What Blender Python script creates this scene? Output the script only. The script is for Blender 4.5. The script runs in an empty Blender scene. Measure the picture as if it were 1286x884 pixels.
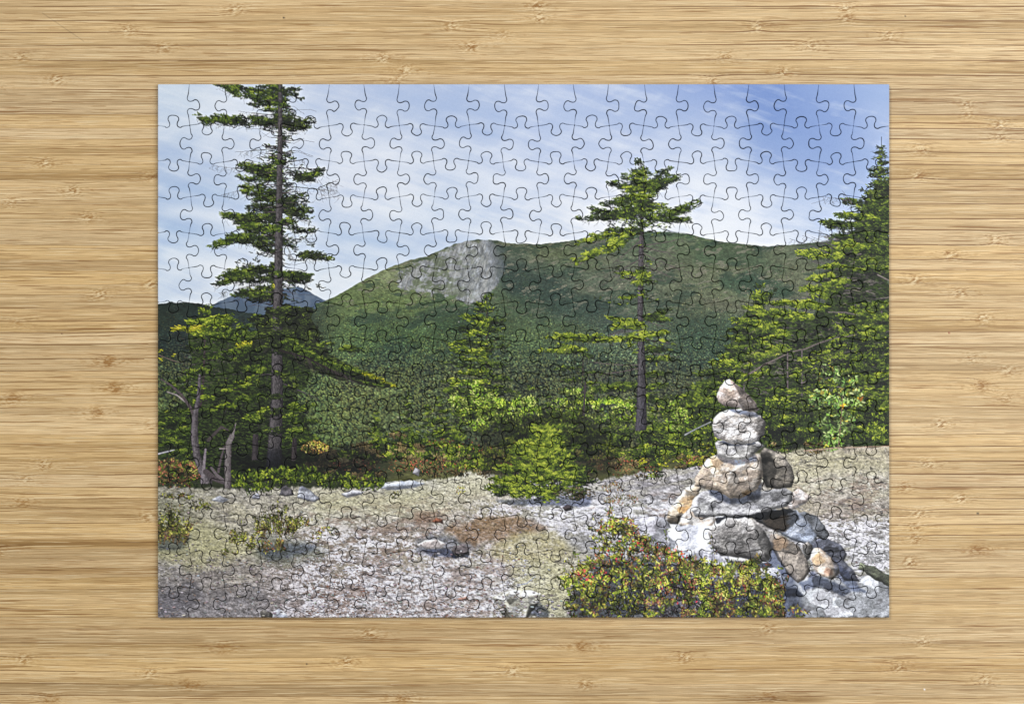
import numpy as np, math
# ---------------------------------------------------------------- print artwork painter (all procedural, numpy)
PX0, PX1, PY0, PY1 = 197.0, 1119.0, 105.0, 777.0     # extent of the printed picture in layout units
BS, FS = 1.5, 3.0
BW, BH = int((PX1-PX0)*BS), int((PY1-PY0)*BS)
FW, FH = BW*2, BH*2

def lattice(seed, n=256):
    return np.random.default_rng(seed).random((n, n)).astype(np.float32)

def vn(x, y, seed):
    L = lattice(seed); n = 256
    xi = np.floor(x).astype(np.int32); yi = np.floor(y).astype(np.int32)
    fx = (x-xi).astype(np.float32); fy = (y-yi).astype(np.float32)
    fx = fx*fx*(3-2*fx); fy = fy*fy*(3-2*fy)
    x0 = xi % n; x1 = (xi+1) % n; y0 = yi % n; y1 = (yi+1) % n
    a = L[y0, x0]; b = L[y0, x1]; c = L[y1, x0]; d = L[y1, x1]
    return (a+(b-a)*fx)*(1-fy)+(c+(d-c)*fx)*fy

def fbm(x, y, sx, sy, seed, octv=4, gain=0.5):
    t = 0; amp = 1.0; tot = 0
    for o in range(octv):
        t = t+amp*vn(x/sx*(2**o)+o*17.3, y/sy*(2**o)+o*9.1, seed+o); tot += amp; amp *= gain
    return t/tot

def ss(a, b, v):
    t = np.clip((v-a)/(b-a), 0, 1); return t*t*(3-2*t)

def mix(a, b, t):
    return a+(b-a)*t[..., None]

def C(*c): return np.array(c, np.float32)

def gridcol(X, Y, xs, ys, cols):
    cols = np.array(cols, np.float32); xs = np.array(xs, float); ys = np.array(ys, float)
    x1 = X[0]; y1 = Y[:, 0]
    fx = np.interp(x1, xs, np.arange(len(xs))); fy = np.interp(y1, ys, np.arange(len(ys)))
    xi = np.minimum(fx.astype(int), len(xs)-2); yi = np.minimum(fy.astype(int), len(ys)-2)
    tx = fx-xi; ty = fy-yi
    tx = (tx*tx*(3-2*tx))[None, :, None]; ty = (ty*ty*(3-2*ty))[:, None, None]
    a = cols[yi][:, xi]; b = cols[yi][:, xi+1]; c = cols[yi+1][:, xi]; d = cols[yi+1][:, xi+1]
    return ((a*(1-tx)+b*tx)*(1-ty)+(c*(1-tx)+d*tx)*ty).astype(np.float32)

def polymask(poly, x0, y0, w, h, s):
    """even-odd scanline fill on a w x h raster whose origin is (x0,y0), s cells per unit"""
    P = np.array(poly, float); P = (P-[x0, y0])*s
    acc = np.zeros((h, w+1), np.int32)
    for i in range(len(P)):
        ax, ay = P[i-1]; bx, by = P[i]
        if ay == by: continue
        if ay > by: ax, ay, bx, by = bx, by, ax, ay
        r0 = max(0, int(math.ceil(ay-0.5))); r1 = min(h-1, int(math.ceil(by-0.5))-1)
        if r1 < r0: continue
        r = np.arange(r0, r1+1)
        xx = ax+(r+0.5-ay)*(bx-ax)/(by-ay)
        ci = np.clip(np.ceil(xx-0.5).astype(int), 0, w)
        acc[r, ci] += 1
    return (np.cumsum(acc, 1)[:, :w] % 2).astype(bool)

def blur(a, r):
    r = int(r)
    if r < 1: return a
    for ax in (0, 1):
        for _ in range(2):
            p = np.pad(a, [(r+1, r) if i == ax else (0, 0) for i in range(2)], mode='edge')
            c = np.cumsum(p, ax, dtype=np.float64)
            n = a.shape[ax]
            hi = np.take(c, np.arange(2*r+1, 2*r+1+n), ax); lo = np.take(c, np.arange(0, n), ax)
            a = ((hi-lo)/(2*r+1)).astype(np.float32)
    return a

def wob(poly, amp, seed, step=4):
    """subdivide an outline and make it uneven"""
    r = np.random.default_rng(seed); out = []
    P = [np.array(p, float) for p in poly]
    for i in range(len(P)):
        a = P[i-1]; b = P[i]; d = b-a; L = np.hypot(*d); n = max(1, int(L/step))
        nrm = np.array([-d[1], d[0]])/max(L, 1e-6)
        for k in range(n):
            out.append(a+d*k/n+nrm*r.normal(0, amp)*(k > 0))
    return out

class Canvas:
    pass
CV = Canvas()

def idx(x, y):
    return ((x-PX0)*FS).astype(np.int32), ((y-PY0)*FS).astype(np.int32)

def strokes(x, y, dx, dy, col, w=1.0, taper=True, soft=0.0):
    """many short tapered strokes, later ones cover earlier ones; x,y start, dx,dy vector, w width in units"""
    n = len(x)
    if n == 0: return
    w = np.broadcast_to(np.asarray(w, np.float32), (n,))
    K = int(max(2, np.ceil(np.max(np.hypot(dx, dy))*FS*0.8)+1))
    B = int(np.ceil(w.max()*FS/2))
    offs = [(i, j) for i in range(-B, B+1) for j in range(-B, B+1)]
    t = np.linspace(0, 1, K, dtype=np.float32)
    chunk = max(1, int(3e6/(K*len(offs))))
    for s in range(0, n, chunk):
        e = min(n, s+chunk)
        px = x[s:e, None]+dx[s:e, None]*t; py = y[s:e, None]+dy[s:e, None]*t
        rad = w[s:e, None]*FS/2*((1-0.65*t)[None] if taper else np.ones((1, K)))
        ox = np.array([o[0] for o in offs], np.float32); oy = np.array([o[1] for o in offs], np.float32)
        qx = (px-PX0)*FS; qy = (py-PY0)*FS
        QX = qx[..., None]+ox; QY = qy[..., None]+oy
        ok = (ox**2+oy**2)[None, None, :] <= np.maximum(rad, 0.5)[..., None]**2+0.01
        IX = QX.astype(np.int32); IY = QY.astype(np.int32)
        ok &= (IX >= 0) & (IX < FW) & (IY >= 0) & (IY < FH)
        cc = np.broadcast_to(col[s:e, None, None, :], ok.shape+(3,))
        if soft > 0:
            tgt = CV.img[IY[ok], IX[ok]]
            CV.img[IY[ok], IX[ok]] = tgt*soft+cc[ok]*(1-soft)
        else:
            CV.img[IY[ok], IX[ok]] = cc[ok]

def ramp(t, pal):
    pal = np.array(pal, np.float32); n = len(pal)-1
    t = np.clip(t, 0, 1)*n; i = np.minimum(t.astype(int), n-1); f = (t-i)[:, None]
    return pal[i]*(1-f)+pal[i+1]*f

def path(pts, w0, w1, col, r=None, soft=0.0, jit=0.0):
    """a woody line through points with widths from w0 to w1"""
    P = np.array(pts, np.float32)
    seg = np.hypot(*np.diff(P, axis=0).T); L = np.concatenate([[0], np.cumsum(seg)])
    n = max(2, int(L[-1]*1.5)); u = np.linspace(0, L[-1], n)
    x = np.interp(u, L, P[:, 0]).astype(np.float32); y = np.interp(u, L, P[:, 1]).astype(np.float32)
    if r is not None and jit > 0:
        j = np.cumsum(r.normal(0, jit, n)); j -= np.linspace(0, j[-1], n); y = y+j.astype(np.float32)
    w = np.linspace(w0, w1, n)
    c = np.tile(np.array(col, np.float32), (n, 1))
    if r is not None: c = c*(1+r.normal(0, 0.08, (n, 1)).astype(np.float32))
    d = np.gradient(x), np.gradient(y)
    strokes(x, y, d[0].astype(np.float32), d[1].astype(np.float32), c.astype(np.float32), w, False, soft)

def trunk(pts, widths, lit, dark, seed):
    """bark: lit on the left, darker right edge, vertical streaks"""
    r = np.random.default_rng(seed)
    P = np.array(pts, float); ymin, ymax = P[0, 1], P[-1, 1]
    n = int(abs(ymax-ymin)*26)
    y = r.uniform(ymin, ymax, n); cx = np.interp(y, P[:, 1], P[:, 0]); w = np.interp(y, P[:, 1], widths)
    u = r.uniform(-1, 1, n)
    t = np.clip(0.62-0.38*u+r.normal(0, 0.22, n), 0, 1)
    t = np.where(np.abs(u) > 0.86, t*0.5, t)
    col = ramp(t, [dark, lit])
    o = np.argsort(r.random(n))
    strokes((cx+u*w/2)[o].astype(np.float32), y[o].astype(np.float32), r.normal(0, .3, n).astype(np.float32),
            r.uniform(1, 4, n).astype(np.float32), col[o].astype(np.float32), 0.9, False)

PAL_SHADE = [(15, 19, 14), (27, 34, 21), (46, 57, 28), (72, 86, 36), (110, 124, 46)]
PAL_MID = [(17, 24, 13), (34, 47, 19), (60, 78, 26), (94, 114, 36), (138, 150, 54)]
PAL_LIGHT = [(22, 31, 14), (48, 65, 20), (88, 108, 28), (132, 148, 42), (174, 182, 68)]
PAL_YEL = [(40, 46, 14), (88, 98, 22), (140, 146, 30), (178, 172, 44), (206, 188, 70)]

def clump(cx, cy, rx, ry, n, ang, pal, r, ln=4.0, spread=0.9, bright=0.0, w=0.7, flat=0.25):
    """a tuft of twigs, each twig a row of short needles of one tone"""
    m = max(3, int(n/9)); K = 11
    a = r.uniform(0, 2*math.pi, m); q = r.random(m)**0.6
    ux = np.cos(a)*q; uy = np.sin(a)*q
    x = cx+ux*rx*.95; y = cy+uy*ry*.9
    nz = .6*vn(x/3.0+cx*0.07, y/2.1+11, 77)+.4*vn(x/7+cx*.05, y/5, 78)
    k = nz > 0.2
    x, y, ux, uy, nz = x[k], y[k], ux[k], uy[k], nz[k]; m = len(x)
    if m == 0: return
    t = 0.29-0.28*uy-0.08*ux+1.15*(nz-0.5)+r.normal(0, 0.17, m)+bright
    th = ang+r.normal(0, spread*.75, m)
    L = ln*1.25*r.uniform(0.4, 1.25, m)
    dx = np.cos(th)*L; dy = np.sin(th)*L*(1-flat)-0.5*r.random(m)
    o = np.argsort(t*0.45+r.random(m)*0.5); x, y, t, th, L, dx, dy = x[o], y[o], t[o], th[o], L[o], dx[o], dy[o]
    s = np.tile(np.linspace(0, 1, K), m); R = lambda v: np.repeat(v, K)
    N = m*K
    sg = np.where(np.arange(N) % 2 == 0, 1, -1)
    tn = R(th)+sg*r.uniform(.35, 1.0, N); l = ln*0.42*(1-.45*s)*r.uniform(.6, 1.2, N)
    f = np.float32
    px = R(x)+R(dx)*(s-.4); py = R(y)+R(dy)*(s-.4)
    tt = R(t)+r.normal(0, .16, N)-.10*(sg*np.sin(R(th)+1.57) > 0)
    strokes(px.astype(f), py.astype(f), (np.cos(tn)*l).astype(f), (np.sin(tn)*l*.8).astype(f), ramp(tt, pal).astype(f), w*r.uniform(.7, 1.2, N), True)

def branch(x0, y0, x1, y1, th, r, pal=PAL_MID, bright=0.0, start=0.25, dens=1.0, wood=(44, 38, 34), sag=0.12, ln=4.2, ww=1.6, bare=False):
    """bough from the trunk to its tip with needle clumps on the upper side"""
    L = math.hypot(x1-x0, y1-y0); mx, my = (x0+x1)/2, (y0+y1)/2+L*sag
    n = max(3, int(L/3)); t = np.linspace(0, 1, n)
    bx = (1-t)**2*x0+2*(1-t)*t*mx+t*t*x1; by = (1-t)**2*y0+2*(1-t)*t*my+t*t*y1
    path(list(zip(bx, by)), ww, 0.5, wood, r)
    ang = math.atan2(y1-y0, x1-x0)
    for k in range(int(L*0.35)):                        # hanging dead twigs
        u = r.uniform(0.1, 1.0); i = int(u*(n-1)); l = r.uniform(3, 9)
        path([(bx[i], by[i]), (bx[i]+r.normal(0, 2)+math.cos(ang)*2, by[i]+l*.5), (bx[i]+r.normal(0, 3)+math.cos(ang)*3, by[i]+l)], 0.5, 0.3, (70, 66, 66), r, 0.35)
    if bare: return
    k = max(2, int(L*(1-start)/(th*0.75)))
    for u in np.linspace(start, 1.0, k):
        i = int(u*(n-1)); R = th*1.28*(0.75+0.5*r.random())*(1.0-0.35*(u > .9))
        clump(bx[i]+r.normal(0, 1.2), by[i]-R*0.25+r.normal(0, 1.0), R*1.12, R*0.60, R*R*5.2*dens, ang, pal, r, ln, 0.75, bright+r.normal(0, .08))

def rock(poly, seed, cols, amb=0.42, ldir=(-0.45, -0.75), rough=1.0, bulge=6, facets=(), stain=None, edge=1.0):
    """a stone of the printed picture: outline with relief from a smoothed height field"""
    W = wob(poly, 0.5, seed)
    P = np.array(W); x0, y0 = P.min(0)-6; x1, y1 = P.max(0)+6
    x0 = max(x0, PX0); y0 = max(y0, PY0); x1 = min(x1, PX1-0.7); y1 = min(y1, PY1-0.7)
    ix0, iy0 = int((x0-PX0)*FS), int((y0-PY0)*FS)
    w, h = int((x1-x0)*FS), int((y1-y0)*FS)
    gx0, gy0 = PX0+ix0/FS, PY0+iy0/FS
    m = polymask(W, gx0, gy0, w, h, FS)
    X = gx0+(np.arange(w)+.5)/FS; Y = gy0+(np.arange(h)+.5)/FS; X, Y = np.meshgrid(X, Y)
    mf = m.astype(np.float32)
    hgt = blur(mf, bulge*FS*0.5)*1.1+blur(mf, bulge*FS*0.22)*0.5
    nz = fbm(X, Y, 13, 10, seed, 5, 0.5); nz2 = fbm(X, Y, 3.2, 2.6, seed+31, 3, 0.6)
    H = hgt*bulge*2.4+nz*5.2*rough+nz2*0.5*rough
    gy, gx = np.gradient(H); gx *= FS*0.5; gy *= FS*0.5
    nn = 1/np.sqrt(gx*gx+gy*gy+1)
    lx, ly = ldir; lz = math.sqrt(max(0.05, 1-lx*lx-ly*ly))
    sh = np.clip((gx*(-lx)+gy*(-ly)+lz)*nn, 0, 1.2)
    sh = amb+(1-amb)*sh
    wxx = X+3.0*(fbm(X, Y, 9, 9, seed+11, 3)-.5)*2; wyy = Y+3.0*(fbm(X, Y, 9, 9, seed+14, 3)-.5)*2
    rf = np.random.default_rng(seed); A = (x1-x0)*(y1-y0); ns = int(np.clip(A/70, 4, 26))
    sxy = rf.uniform([x0, y0], [x1, y1], (ns, 2)); D2 = (wxx[..., None]-sxy[:, 0])**2+((wyy[..., None]-sxy[:, 1])*1.3)**2
    o2 = np.argsort(D2, 2)[..., :2]; kk = rf.normal(1, .15, ns); d1 = np.take_along_axis(D2, o2, 2)
    cell = blur(kk[o2[..., 0]].astype(np.float32), 2); gapd = np.sqrt(d1[..., 1])-np.sqrt(d1[..., 0])
    crk = (1-ss(.0, .9, gapd))*ss(.5, .64, fbm(X, Y, 10, 10, seed+17, 2))
    sh = sh*np.clip(cell, .62, 1.3)*(1-.26*crk)*(.80+.40*fbm(X, Y, 1.6, 1.4, seed+19, 3, .7))
    for fp, k in facets:
        fm = blur(polymask(wob(fp, 0.4, seed+3), gx0, gy0, w, h, FS).astype(np.float32), 2)
        sh = sh*(1+(k-1)*fm)
    a = fbm(X, Y, 9, 6, seed+50, 4, 0.6); c = mix(C(*cols[0])+np.zeros(X.shape+(3,), np.float32), C(*cols[1]), ss(0.35, 0.65, a))
    if len(cols) > 2:
        b = fbm(X+40, Y, 12, 9, seed+60, 4, 0.6); c = mix(c, C(*cols[2]), ss(0.52, 0.68, b))
    if stain is not None:
        for (sx, sy, sr, scol) in stain:
            d = np.hypot(X-sx, (Y-sy)*1.2)/sr+0.8*(fbm(X, Y, 6, 5, seed+70, 3)-0.5)
            c = mix(c, C(*scol), (1-ss(0.5, 1.1, d))*0.8)
    sp = vn(X/0.9, Y/0.9, seed+80)
    c = c*(0.93+0.14*sp[..., None])
    c = c*((sh/0.755)**1.15)[..., None]
    tgt = CV.img[iy0:iy0+h, ix0:ix0+w]
    al = blur(mf, 1)
    tgt[:] = mix(tgt, np.clip(c, 8, 246), al)

def shade(poly, k, soft=2, seed=1, tint=(0.92, 0.97, 1.1)):
    W = wob(poly, 0.8, seed); P = np.array(W); x0, y0 = P.min(0)-6; x1, y1 = P.max(0)+6
    x0 = max(x0, PX0); y0 = max(y0, PY0); x1 = min(x1, PX1-0.7); y1 = min(y1, PY1-0.7)
    ix0, iy0 = int((x0-PX0)*FS), int((y0-PY0)*FS); w, h = int((x1-x0)*FS), int((y1-y0)*FS)
    m = blur(polymask(W, PX0+ix0/FS, PY0+iy0/FS, w, h, FS).astype(np.float32), soft*FS*0.5)
    t = CV.img[iy0:iy0+h, ix0:ix0+w]
    t[:] = mix(t, t*k*C(*tint), m)

def mass(poly, seed, col=(30, 39, 22), edge=5.0, dens=.5, hi=(58, 74, 32)):
    """deep foliage behind the boughs: uneven outline, gaps, two tones"""
    W = wob(poly, 2.5, seed, 7); P = np.array(W); x0, y0 = P.min(0)-10; x1, y1 = P.max(0)+10
    x0 = max(x0, PX0); y0 = max(y0, PY0); x1 = min(x1, PX1-0.7); y1 = min(y1, PY1-0.7)
    ix0, iy0 = int((x0-PX0)*FS), int((y0-PY0)*FS); w, h = int((x1-x0)*FS), int((y1-y0)*FS)
    m = blur(polymask(W, PX0+ix0/FS, PY0+iy0/FS, w, h, FS).astype(np.float32), edge*FS*.5)
    X = PX0+ix0/FS+(np.arange(w)+.5)/FS; Y = PY0+iy0/FS+(np.arange(h)+.5)/FS; X, Y = np.meshgrid(X, Y)
    n = fbm(X, Y, 7, 3, seed+1, 5, .8)
    a = ss(0, .10, m*1.15+n*.9-.62-.42*(1-dens)*.8)*ss(.02, .2, m)
    c = mix(C(*col)+np.zeros(X.shape+(3,), np.float32), C(*hi), ss(.40, .66, fbm(X, Y, 3.4, 1.5, seed+9, 4, .75)))
    t = CV.img[iy0:iy0+h, ix0:ix0+w]; t[:] = mix(t, c, a)

def sprig(bx, by, tx_, ty_, r, n, pal, ln=3.4, w=1.8, spread=2.0):
    path([(bx, by), ((bx+tx_)/2+1, (by+ty_)/2), (tx_, ty_)], .8, .4, (96, 80, 56), r)
    u = r.random(n)**.8; leaves(0, 0, 1, 1, 10, pal, r, ln, w, pts=(bx+(tx_-bx)*u+r.normal(0, spread, n), by+(ty_-by)*u+r.normal(0, 1.2, n)))

def inpoly(poly, n, r):
    P = np.array(poly, float); x0, y0 = P.min(0); x1, y1 = P.max(0)
    x = r.uniform(x0, x1, n*3); y = r.uniform(y0, y1, n*3)
    m = polymask(wob(poly, 3.2, 5, 5), x0, y0, int((x1-x0)*2)+2, int((y1-y0)*2)+2, 2)
    k = m[((y-y0)*2).astype(int), ((x-x0)*2).astype(int)]
    return x[k][:n], y[k][:n]

def leaves(cx, cy, rx, ry, n, pal, r, ln=2.6, w=1.5, up=True, gap=0.0, pts=None):
    """broad small leaves of many colours in a loose mound"""
    n = int(n)
    a = r.uniform(0, 2*math.pi, n); q = np.sqrt(r.random(n)); x = cx+np.cos(a)*q*rx; y = cy+np.sin(a)*q*ry
    if pts is not None:
        x, y = pts; n = len(x); cy = y.mean(); ry = 45.0
    if up and ry >= 10 and n >= 340 and pts is None:                       # sprigs standing out of the mound
        m = int(rx*1.3); sxp = r.uniform(-.95, .95, m); bx = cx+sxp*rx; by = cy-np.sqrt(1-sxp**2)*ry*.9; hh = r.uniform(1, 8, m); K = 12
        tt = np.tile(np.linspace(0, 1, K), m); ln_ = np.repeat(r.normal(0, .35, m), K)
        x = np.concatenate([x, np.repeat(bx, K)+ln_*tt*np.repeat(hh, K)+r.normal(0, .9, m*K)]); y = np.concatenate([y, np.repeat(by, K)+3-tt*(np.repeat(hh, K)+3)]); n = len(x)
    if gap > 0:
        k = vn(x/7+cx, y/6, 91) > gap; x = x[k]; y = y[k]; n = len(x)
    pal = np.array(pal, np.float32)
    i = np.clip((len(pal)*(0.62*r.random(n)+0.38*np.clip((vn(x/15+9, y/12, 93)-.5)*1.8+.5, 0, 1))).astype(int), 0, len(pal)-1); c = pal[i]
    nz = vn(x/6+3, y/5, 92)
    k = np.clip(0.05+0.85*nz+0.6*vn(x/17, y/13, 94)-0.15*(y-cy)/ry+r.normal(0, 0.24, n), 0.2, 1.35)
    c = c*k[:, None]
    th = (-math.pi/2+r.normal(0, 0.9, n)) if up else r.uniform(0, 6.28, n)
    L = ln*r.uniform(0.5, 1.2, n)
    o = np.argsort(k*.5+r.random(n)*0.9)
    f = np.float32
    strokes(x[o].astype(f), y[o].astype(f), (np.cos(th)*L)[o].astype(f), (np.sin(th)*L)[o].astype(f), np.clip(c[o], 5, 240).astype(f), (w*r.uniform(.6, 1.1, n))[o], True)

SIL = [(400, 381), (415, 375), (436, 364), (458, 351), (478, 341), (497, 333), (516, 326), (536, 322), (555, 313), (574, 305.5), (598, 300.8), (621, 301.6), (637, 305.7), (676, 306.6), (710, 303.5), (730, 300), (769, 294), (808, 290.7), (847, 291.7), (866, 294.5), (885, 299), (905, 303), (929, 306.6), (964, 309.8), (990, 307.5), (1017, 305.3), (1060, 300), (1120, 296)]

def base_layer():
    X = PX0+(np.arange(BW)+.5)/BS; Y = PY0+(np.arange(BH)+.5)/BS
    X, Y = np.meshgrid(X.astype(np.float32), Y.astype(np.float32))
    # ---- sky
    sky = gridcol(X, Y, [198, 320, 440, 560, 680, 800, 900, 960, 1040, 1116], [106, 150, 200, 250, 300, 360], [
        [(190, 207, 230), (198, 211, 233), (176, 192, 226), (160, 180, 220), (166, 184, 224), (146, 168, 216), (120, 147, 208), (98, 129, 197), (124, 151, 210), (143, 169, 218)],
        [(190, 206, 230), (203, 215, 236), (190, 204, 230), (168, 187, 224), (172, 190, 227), (160, 180, 222), (152, 173, 218), (104, 135, 200), (116, 145, 206), (158, 179, 223)],
        [(172, 192, 225), (192, 206, 232), (203, 214, 237), (198, 210, 234), (180, 196, 230), (186, 200, 231), (196, 209, 235), (128, 155, 210), (122, 149, 208), (152, 174, 220)],
        [(160, 184, 222), (186, 204, 232), (214, 222, 239), (204, 216, 237), (213, 222, 241), (222, 229, 245), (222, 229, 245), (206, 217, 239), (160, 183, 226), (166, 187, 226)],
        [(178, 200, 231), (204, 217, 238), (186, 204, 232), (182, 200, 230), (227, 233, 245), (231, 236, 247), (231, 237, 248), (224, 231, 246), (212, 222, 242), (200, 214, 238)],
        [(204, 218, 238), (221, 229, 242), (206, 219, 237), (205, 218, 236), (228, 233, 245), (228, 233, 245), (228, 233, 245), (228, 233, 245), (220, 228, 243), (210, 220, 240)]])
    for c in range(3): sky[..., c] = blur(sky[..., c], 26)
    dX = 26*(fbm(X, Y, 70, 50, 27, 3)-.5); sky = sky*(1+(dX*.0016)[..., None]*C(1, .7, .2))
    sx = X+Y*0.0; sy = Y-0.22*(X-198)+8*(fbm(X, Y, 120, 60, 5, 2)-.5)*2
    st = fbm(sx, sy, 150, 13, 11, 5, 0.55); st2 = fbm(X-Y*0.6, Y+X*0.45, 60, 26, 21, 4, 0.55)
    st3 = fbm(X*.94+Y*.9, Y-X*.42, 210, 9, 25, 4, .6); s = (st-0.5)*0.42+(st2-0.5)*0.36+(st3-.5)*.22-.05*ss(900, 980, X)
    sky = np.where(s[..., None] > 0, mix(sky, C(238, 242, 250), np.clip(s*1.9, 0, 0.8)), mix(sky, C(128, 158, 212), np.clip(-s*1.4, 0, 0.6)))
    for (x0, y0, x1, y1, wd, k) in [(198, 262, 420, 292, 9, .6), (400, 286, 520, 318, 8, -.45), (198, 284, 330, 306, 8, -.5), (198, 322, 330, 345, 10, .5), (420, 255, 560, 275, 10, .45), (198, 232, 300, 246, 8, -.35), (860, 225, 980, 300, 14, .35), (540, 285, 700, 300, 9, .5), (430, 305, 520, 325, 7, .3)]:
        tt = np.clip((X-x0)/(x1-x0), -0.1, 1.1); yy = y0+(y1-y0)*tt
        f = np.exp(-((Y-yy+6*(fbm(X, Y, 40, 30, 31, 2)-.5))/wd)**2)*ss(-0.1, 0.15, (X-x0)/(x1-x0))*(1-ss(0.8, 1.1, (X-x0)/(x1-x0)))
        sky = mix(sky, C(236, 241, 250) if k > 0 else C(140, 172, 218), f*abs(k)*.8)
    sky += (vn(X/1.1, Y/1.1, 99)[..., None]-0.5)*4
    img = sky
    img = mix(sky, C(224, 230, 240), np.full(X.shape, .13, np.float32))*C(.985, .972, .945)
    # ---- far blue ridge
    def under(pts, feather=0.8, rough=0.6, seed=3):
        p = np.array(pts, float)
        yl = np.interp(X[0], p[:, 0], p[:, 1])+(fbm(X[0], X[0]*0, 5, 5, seed, 3)-.5)*rough*2
        return ss(-feather*0.5, feather*0.5, Y-yl[None, :])
    far = under([(262, 386), (268, 382), (294, 370), (320, 366), (350, 363), (375, 360), (388, 366), (405, 376), (425, 383), (430, 600)], 1.4, .8)
    fc = mix(C(76, 92, 114)+np.zeros_like(img), C(96, 110, 128), ss(.4, .7, fbm(X, Y, 9, 14, 41, 4)))
    fc = mix(fc, C(72, 88, 98), ss(375, 400, Y)*.7)
    img = mix(img, fc, far*(X > 258))
    # ---- main mountain
    mt = gridcol(X, Y, [300, 400, 500, 600, 700, 800, 900, 1000, 1116], [300, 340, 380, 420, 460, 500, 560], [
        [(70, 85, 70), (80, 95, 68), (88, 96, 72), (86, 90, 78), (78, 86, 68), (72, 84, 68), (68, 84, 62), (66, 76, 66), (60, 72, 60)],
        [(62, 78, 66), (84, 98, 62), (104, 110, 84), (92, 98, 92), (68, 80, 66), (92, 94, 84), (88, 92, 74), (92, 92, 78), (60, 72, 60)],
        [(54, 72, 62), (86, 100, 64), (84, 98, 62), (66, 82, 58), (52, 67, 58), (76, 84, 74), (84, 88, 72), (90, 90, 80), (60, 70, 60)],
        [(52, 72, 58), (76, 96, 62), (60, 80, 52), (62, 80, 54), (64, 80, 56), (70, 82, 70), (56, 72, 58), (66, 78, 62), (50, 62, 50)],
        [(58, 80, 58), (68, 92, 62), (62, 84, 58), (58, 78, 56), (52, 72, 56), (52, 70, 60), (42, 62, 52), (48, 64, 50), (44, 56, 44)],
        [(66, 90, 60), (72, 95, 64), (58, 82, 56), (50, 70, 52), (46, 66, 50), (46, 66, 54), (44, 64, 52), (44, 60, 46), (40, 54, 40)],
        [(60, 84, 56), (56, 82, 52), (46, 68, 52), (42, 62, 50), (42, 60, 44), (44, 60, 44), (44, 60, 44), (44, 60, 44), (44, 60, 44)]])
    mt = mix(mt, C(72, 90, 62), ss(740, 800, X)*.28)*C(.98, .98, .96)+C(8, 9, 6)
    n1 = fbm(X+Y*.5, Y-X*.1, 46, 20, 51, 5, .55)
    mt = mt*(0.82+0.36*n1[..., None])
    mt = mix(mt, C(106, 110, 88), ss(.56, .72, fbm(X-Y, Y+X*.25, 40, 11, 61, 4))*(1-ss(330, 430, Y))*.5)      # pale ledges and scree
    mt = mix(mt, C(40, 58, 50), ss(.55, .7, fbm(X-Y, Y+X*.3, 60, 18, 71, 4))*.55)
    def soft(poly, r, seed=2, amp=1.5):
        return blur(polymask(wob(poly, amp, seed, 6), PX0, PY0, BW, BH, BS).astype(np.float32), r*BS)
    for poly, colr, a, r in [
        ([(630, 325), (660, 330), (700, 350), (730, 372), (690, 378), (640, 372), (625, 350)], (44, 60, 54), .8, 4),
        ([(905, 348), (930, 344), (975, 352), (1000, 368), (985, 375), (925, 368), (905, 360)], (48, 70, 54), .85, 2),
        ([(880, 312), (940, 318), (990, 338), (980, 346), (930, 334), (870, 330)], (62, 82, 60), .6, 3),
        ([(690, 380), (760, 378), (800, 400), (790, 425), (740, 410), (690, 395)], (48, 64, 58), .6, 4),
        ([(545, 400), (600, 395), (640, 405), (600, 418), (550, 416)], (44, 64, 46), .6, 4),
        ([(655, 312), (720, 310), (770, 330), (740, 340), (690, 328)], (88, 96, 64), .5, 4),
        ([(690, 340), (730, 356), (760, 362), (750, 368), (712, 362)], (112, 114, 96), .4, 3),
        ([(745, 430), (775, 415), (805, 400), (800, 412), (768, 432)], (104, 112, 100), .7, 3),
        ([(870, 372), (960, 385), (1000, 395), (900, 392)], (96, 94, 80), .5, 3),
        ([(845, 400), (960, 400), (900, 480), (840, 480)], (40, 60, 50), .5, 8),
    ]:
        mt = mix(mt, C(*colr), soft(poly, r)*a*(0.6+0.6*fbm(X, Y, 14, 8, 81, 3)))
    mt = mix(mt, mt*C(.86, .75, .80), ss(430, 480, Y)*.85)
    # granite cliff
    cl = soft([(494, 350), (500, 341), (512, 335), (530, 327), (555, 314.5), (576, 306), (599, 301.5), (618, 303), (630, 309), (634, 324), (630, 344), (620, 362), (608, 372), (598, 381), (588, 382), (577, 376), (556, 369), (535, 367), (515, 362), (500, 356)], 4.0, 5, 3.5)
    g = mix(C(152, 153, 152)+np.zeros_like(mt), C(116, 119, 122), ss(.36, .68, fbm(X+Y*.4, Y, 3.2, 6.5, 101, 5, .7)))
    g = mix(g, C(172, 176, 184), ss(.52, .70, fbm(X+Y*.3, Y, 2.6, 4, 111, 4, .7))*.6)
    g = mix(g, C(92, 100, 78), ss(.46, .62, fbm(X, Y, 9, 5, 121, 5, .65))*(1-ss(540, 625, X))*.85)
    g = g*(.66+.68*fbm(X+Y*.35, Y, 2.2, 7, 139, 4, .75)[..., None])
    g = mix(g, C(84, 90, 106), ss(600, 626, X-0.25*(Y-300))*.65)
    mt = mt*(0.62+0.76*fbm(X, Y, 3.0, 2.2, 135, 4, .75)[..., None])
    mt = mix(mt, C(124, 122, 106), ss(.60, .70, fbm(X-Y*.5, Y+X*.3, 14, 4, 137, 5, .7))*(1-ss(370, 420, Y))*.7)
    mt = mix(mt, C(48, 66, 52), ss(.58, .68, fbm(X+Y*.6, Y-X*.1, 22, 8, 138, 5, .7))*(1-ss(380, 440, Y))*.6)
    cl = ss(.34, .66, cl*.95+1.5*(fbm(X, Y, 7, 5, 131, 5, .72)-.5)); mt = mix(mt, g, cl*.95*(1-.75*ss(606, 634, X-0.2*(Y-300)+14*(fbm(X, Y, 8, 8, 133, 3)-.5))))
    mm = under(SIL, 1.2, .9, 7)
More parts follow.
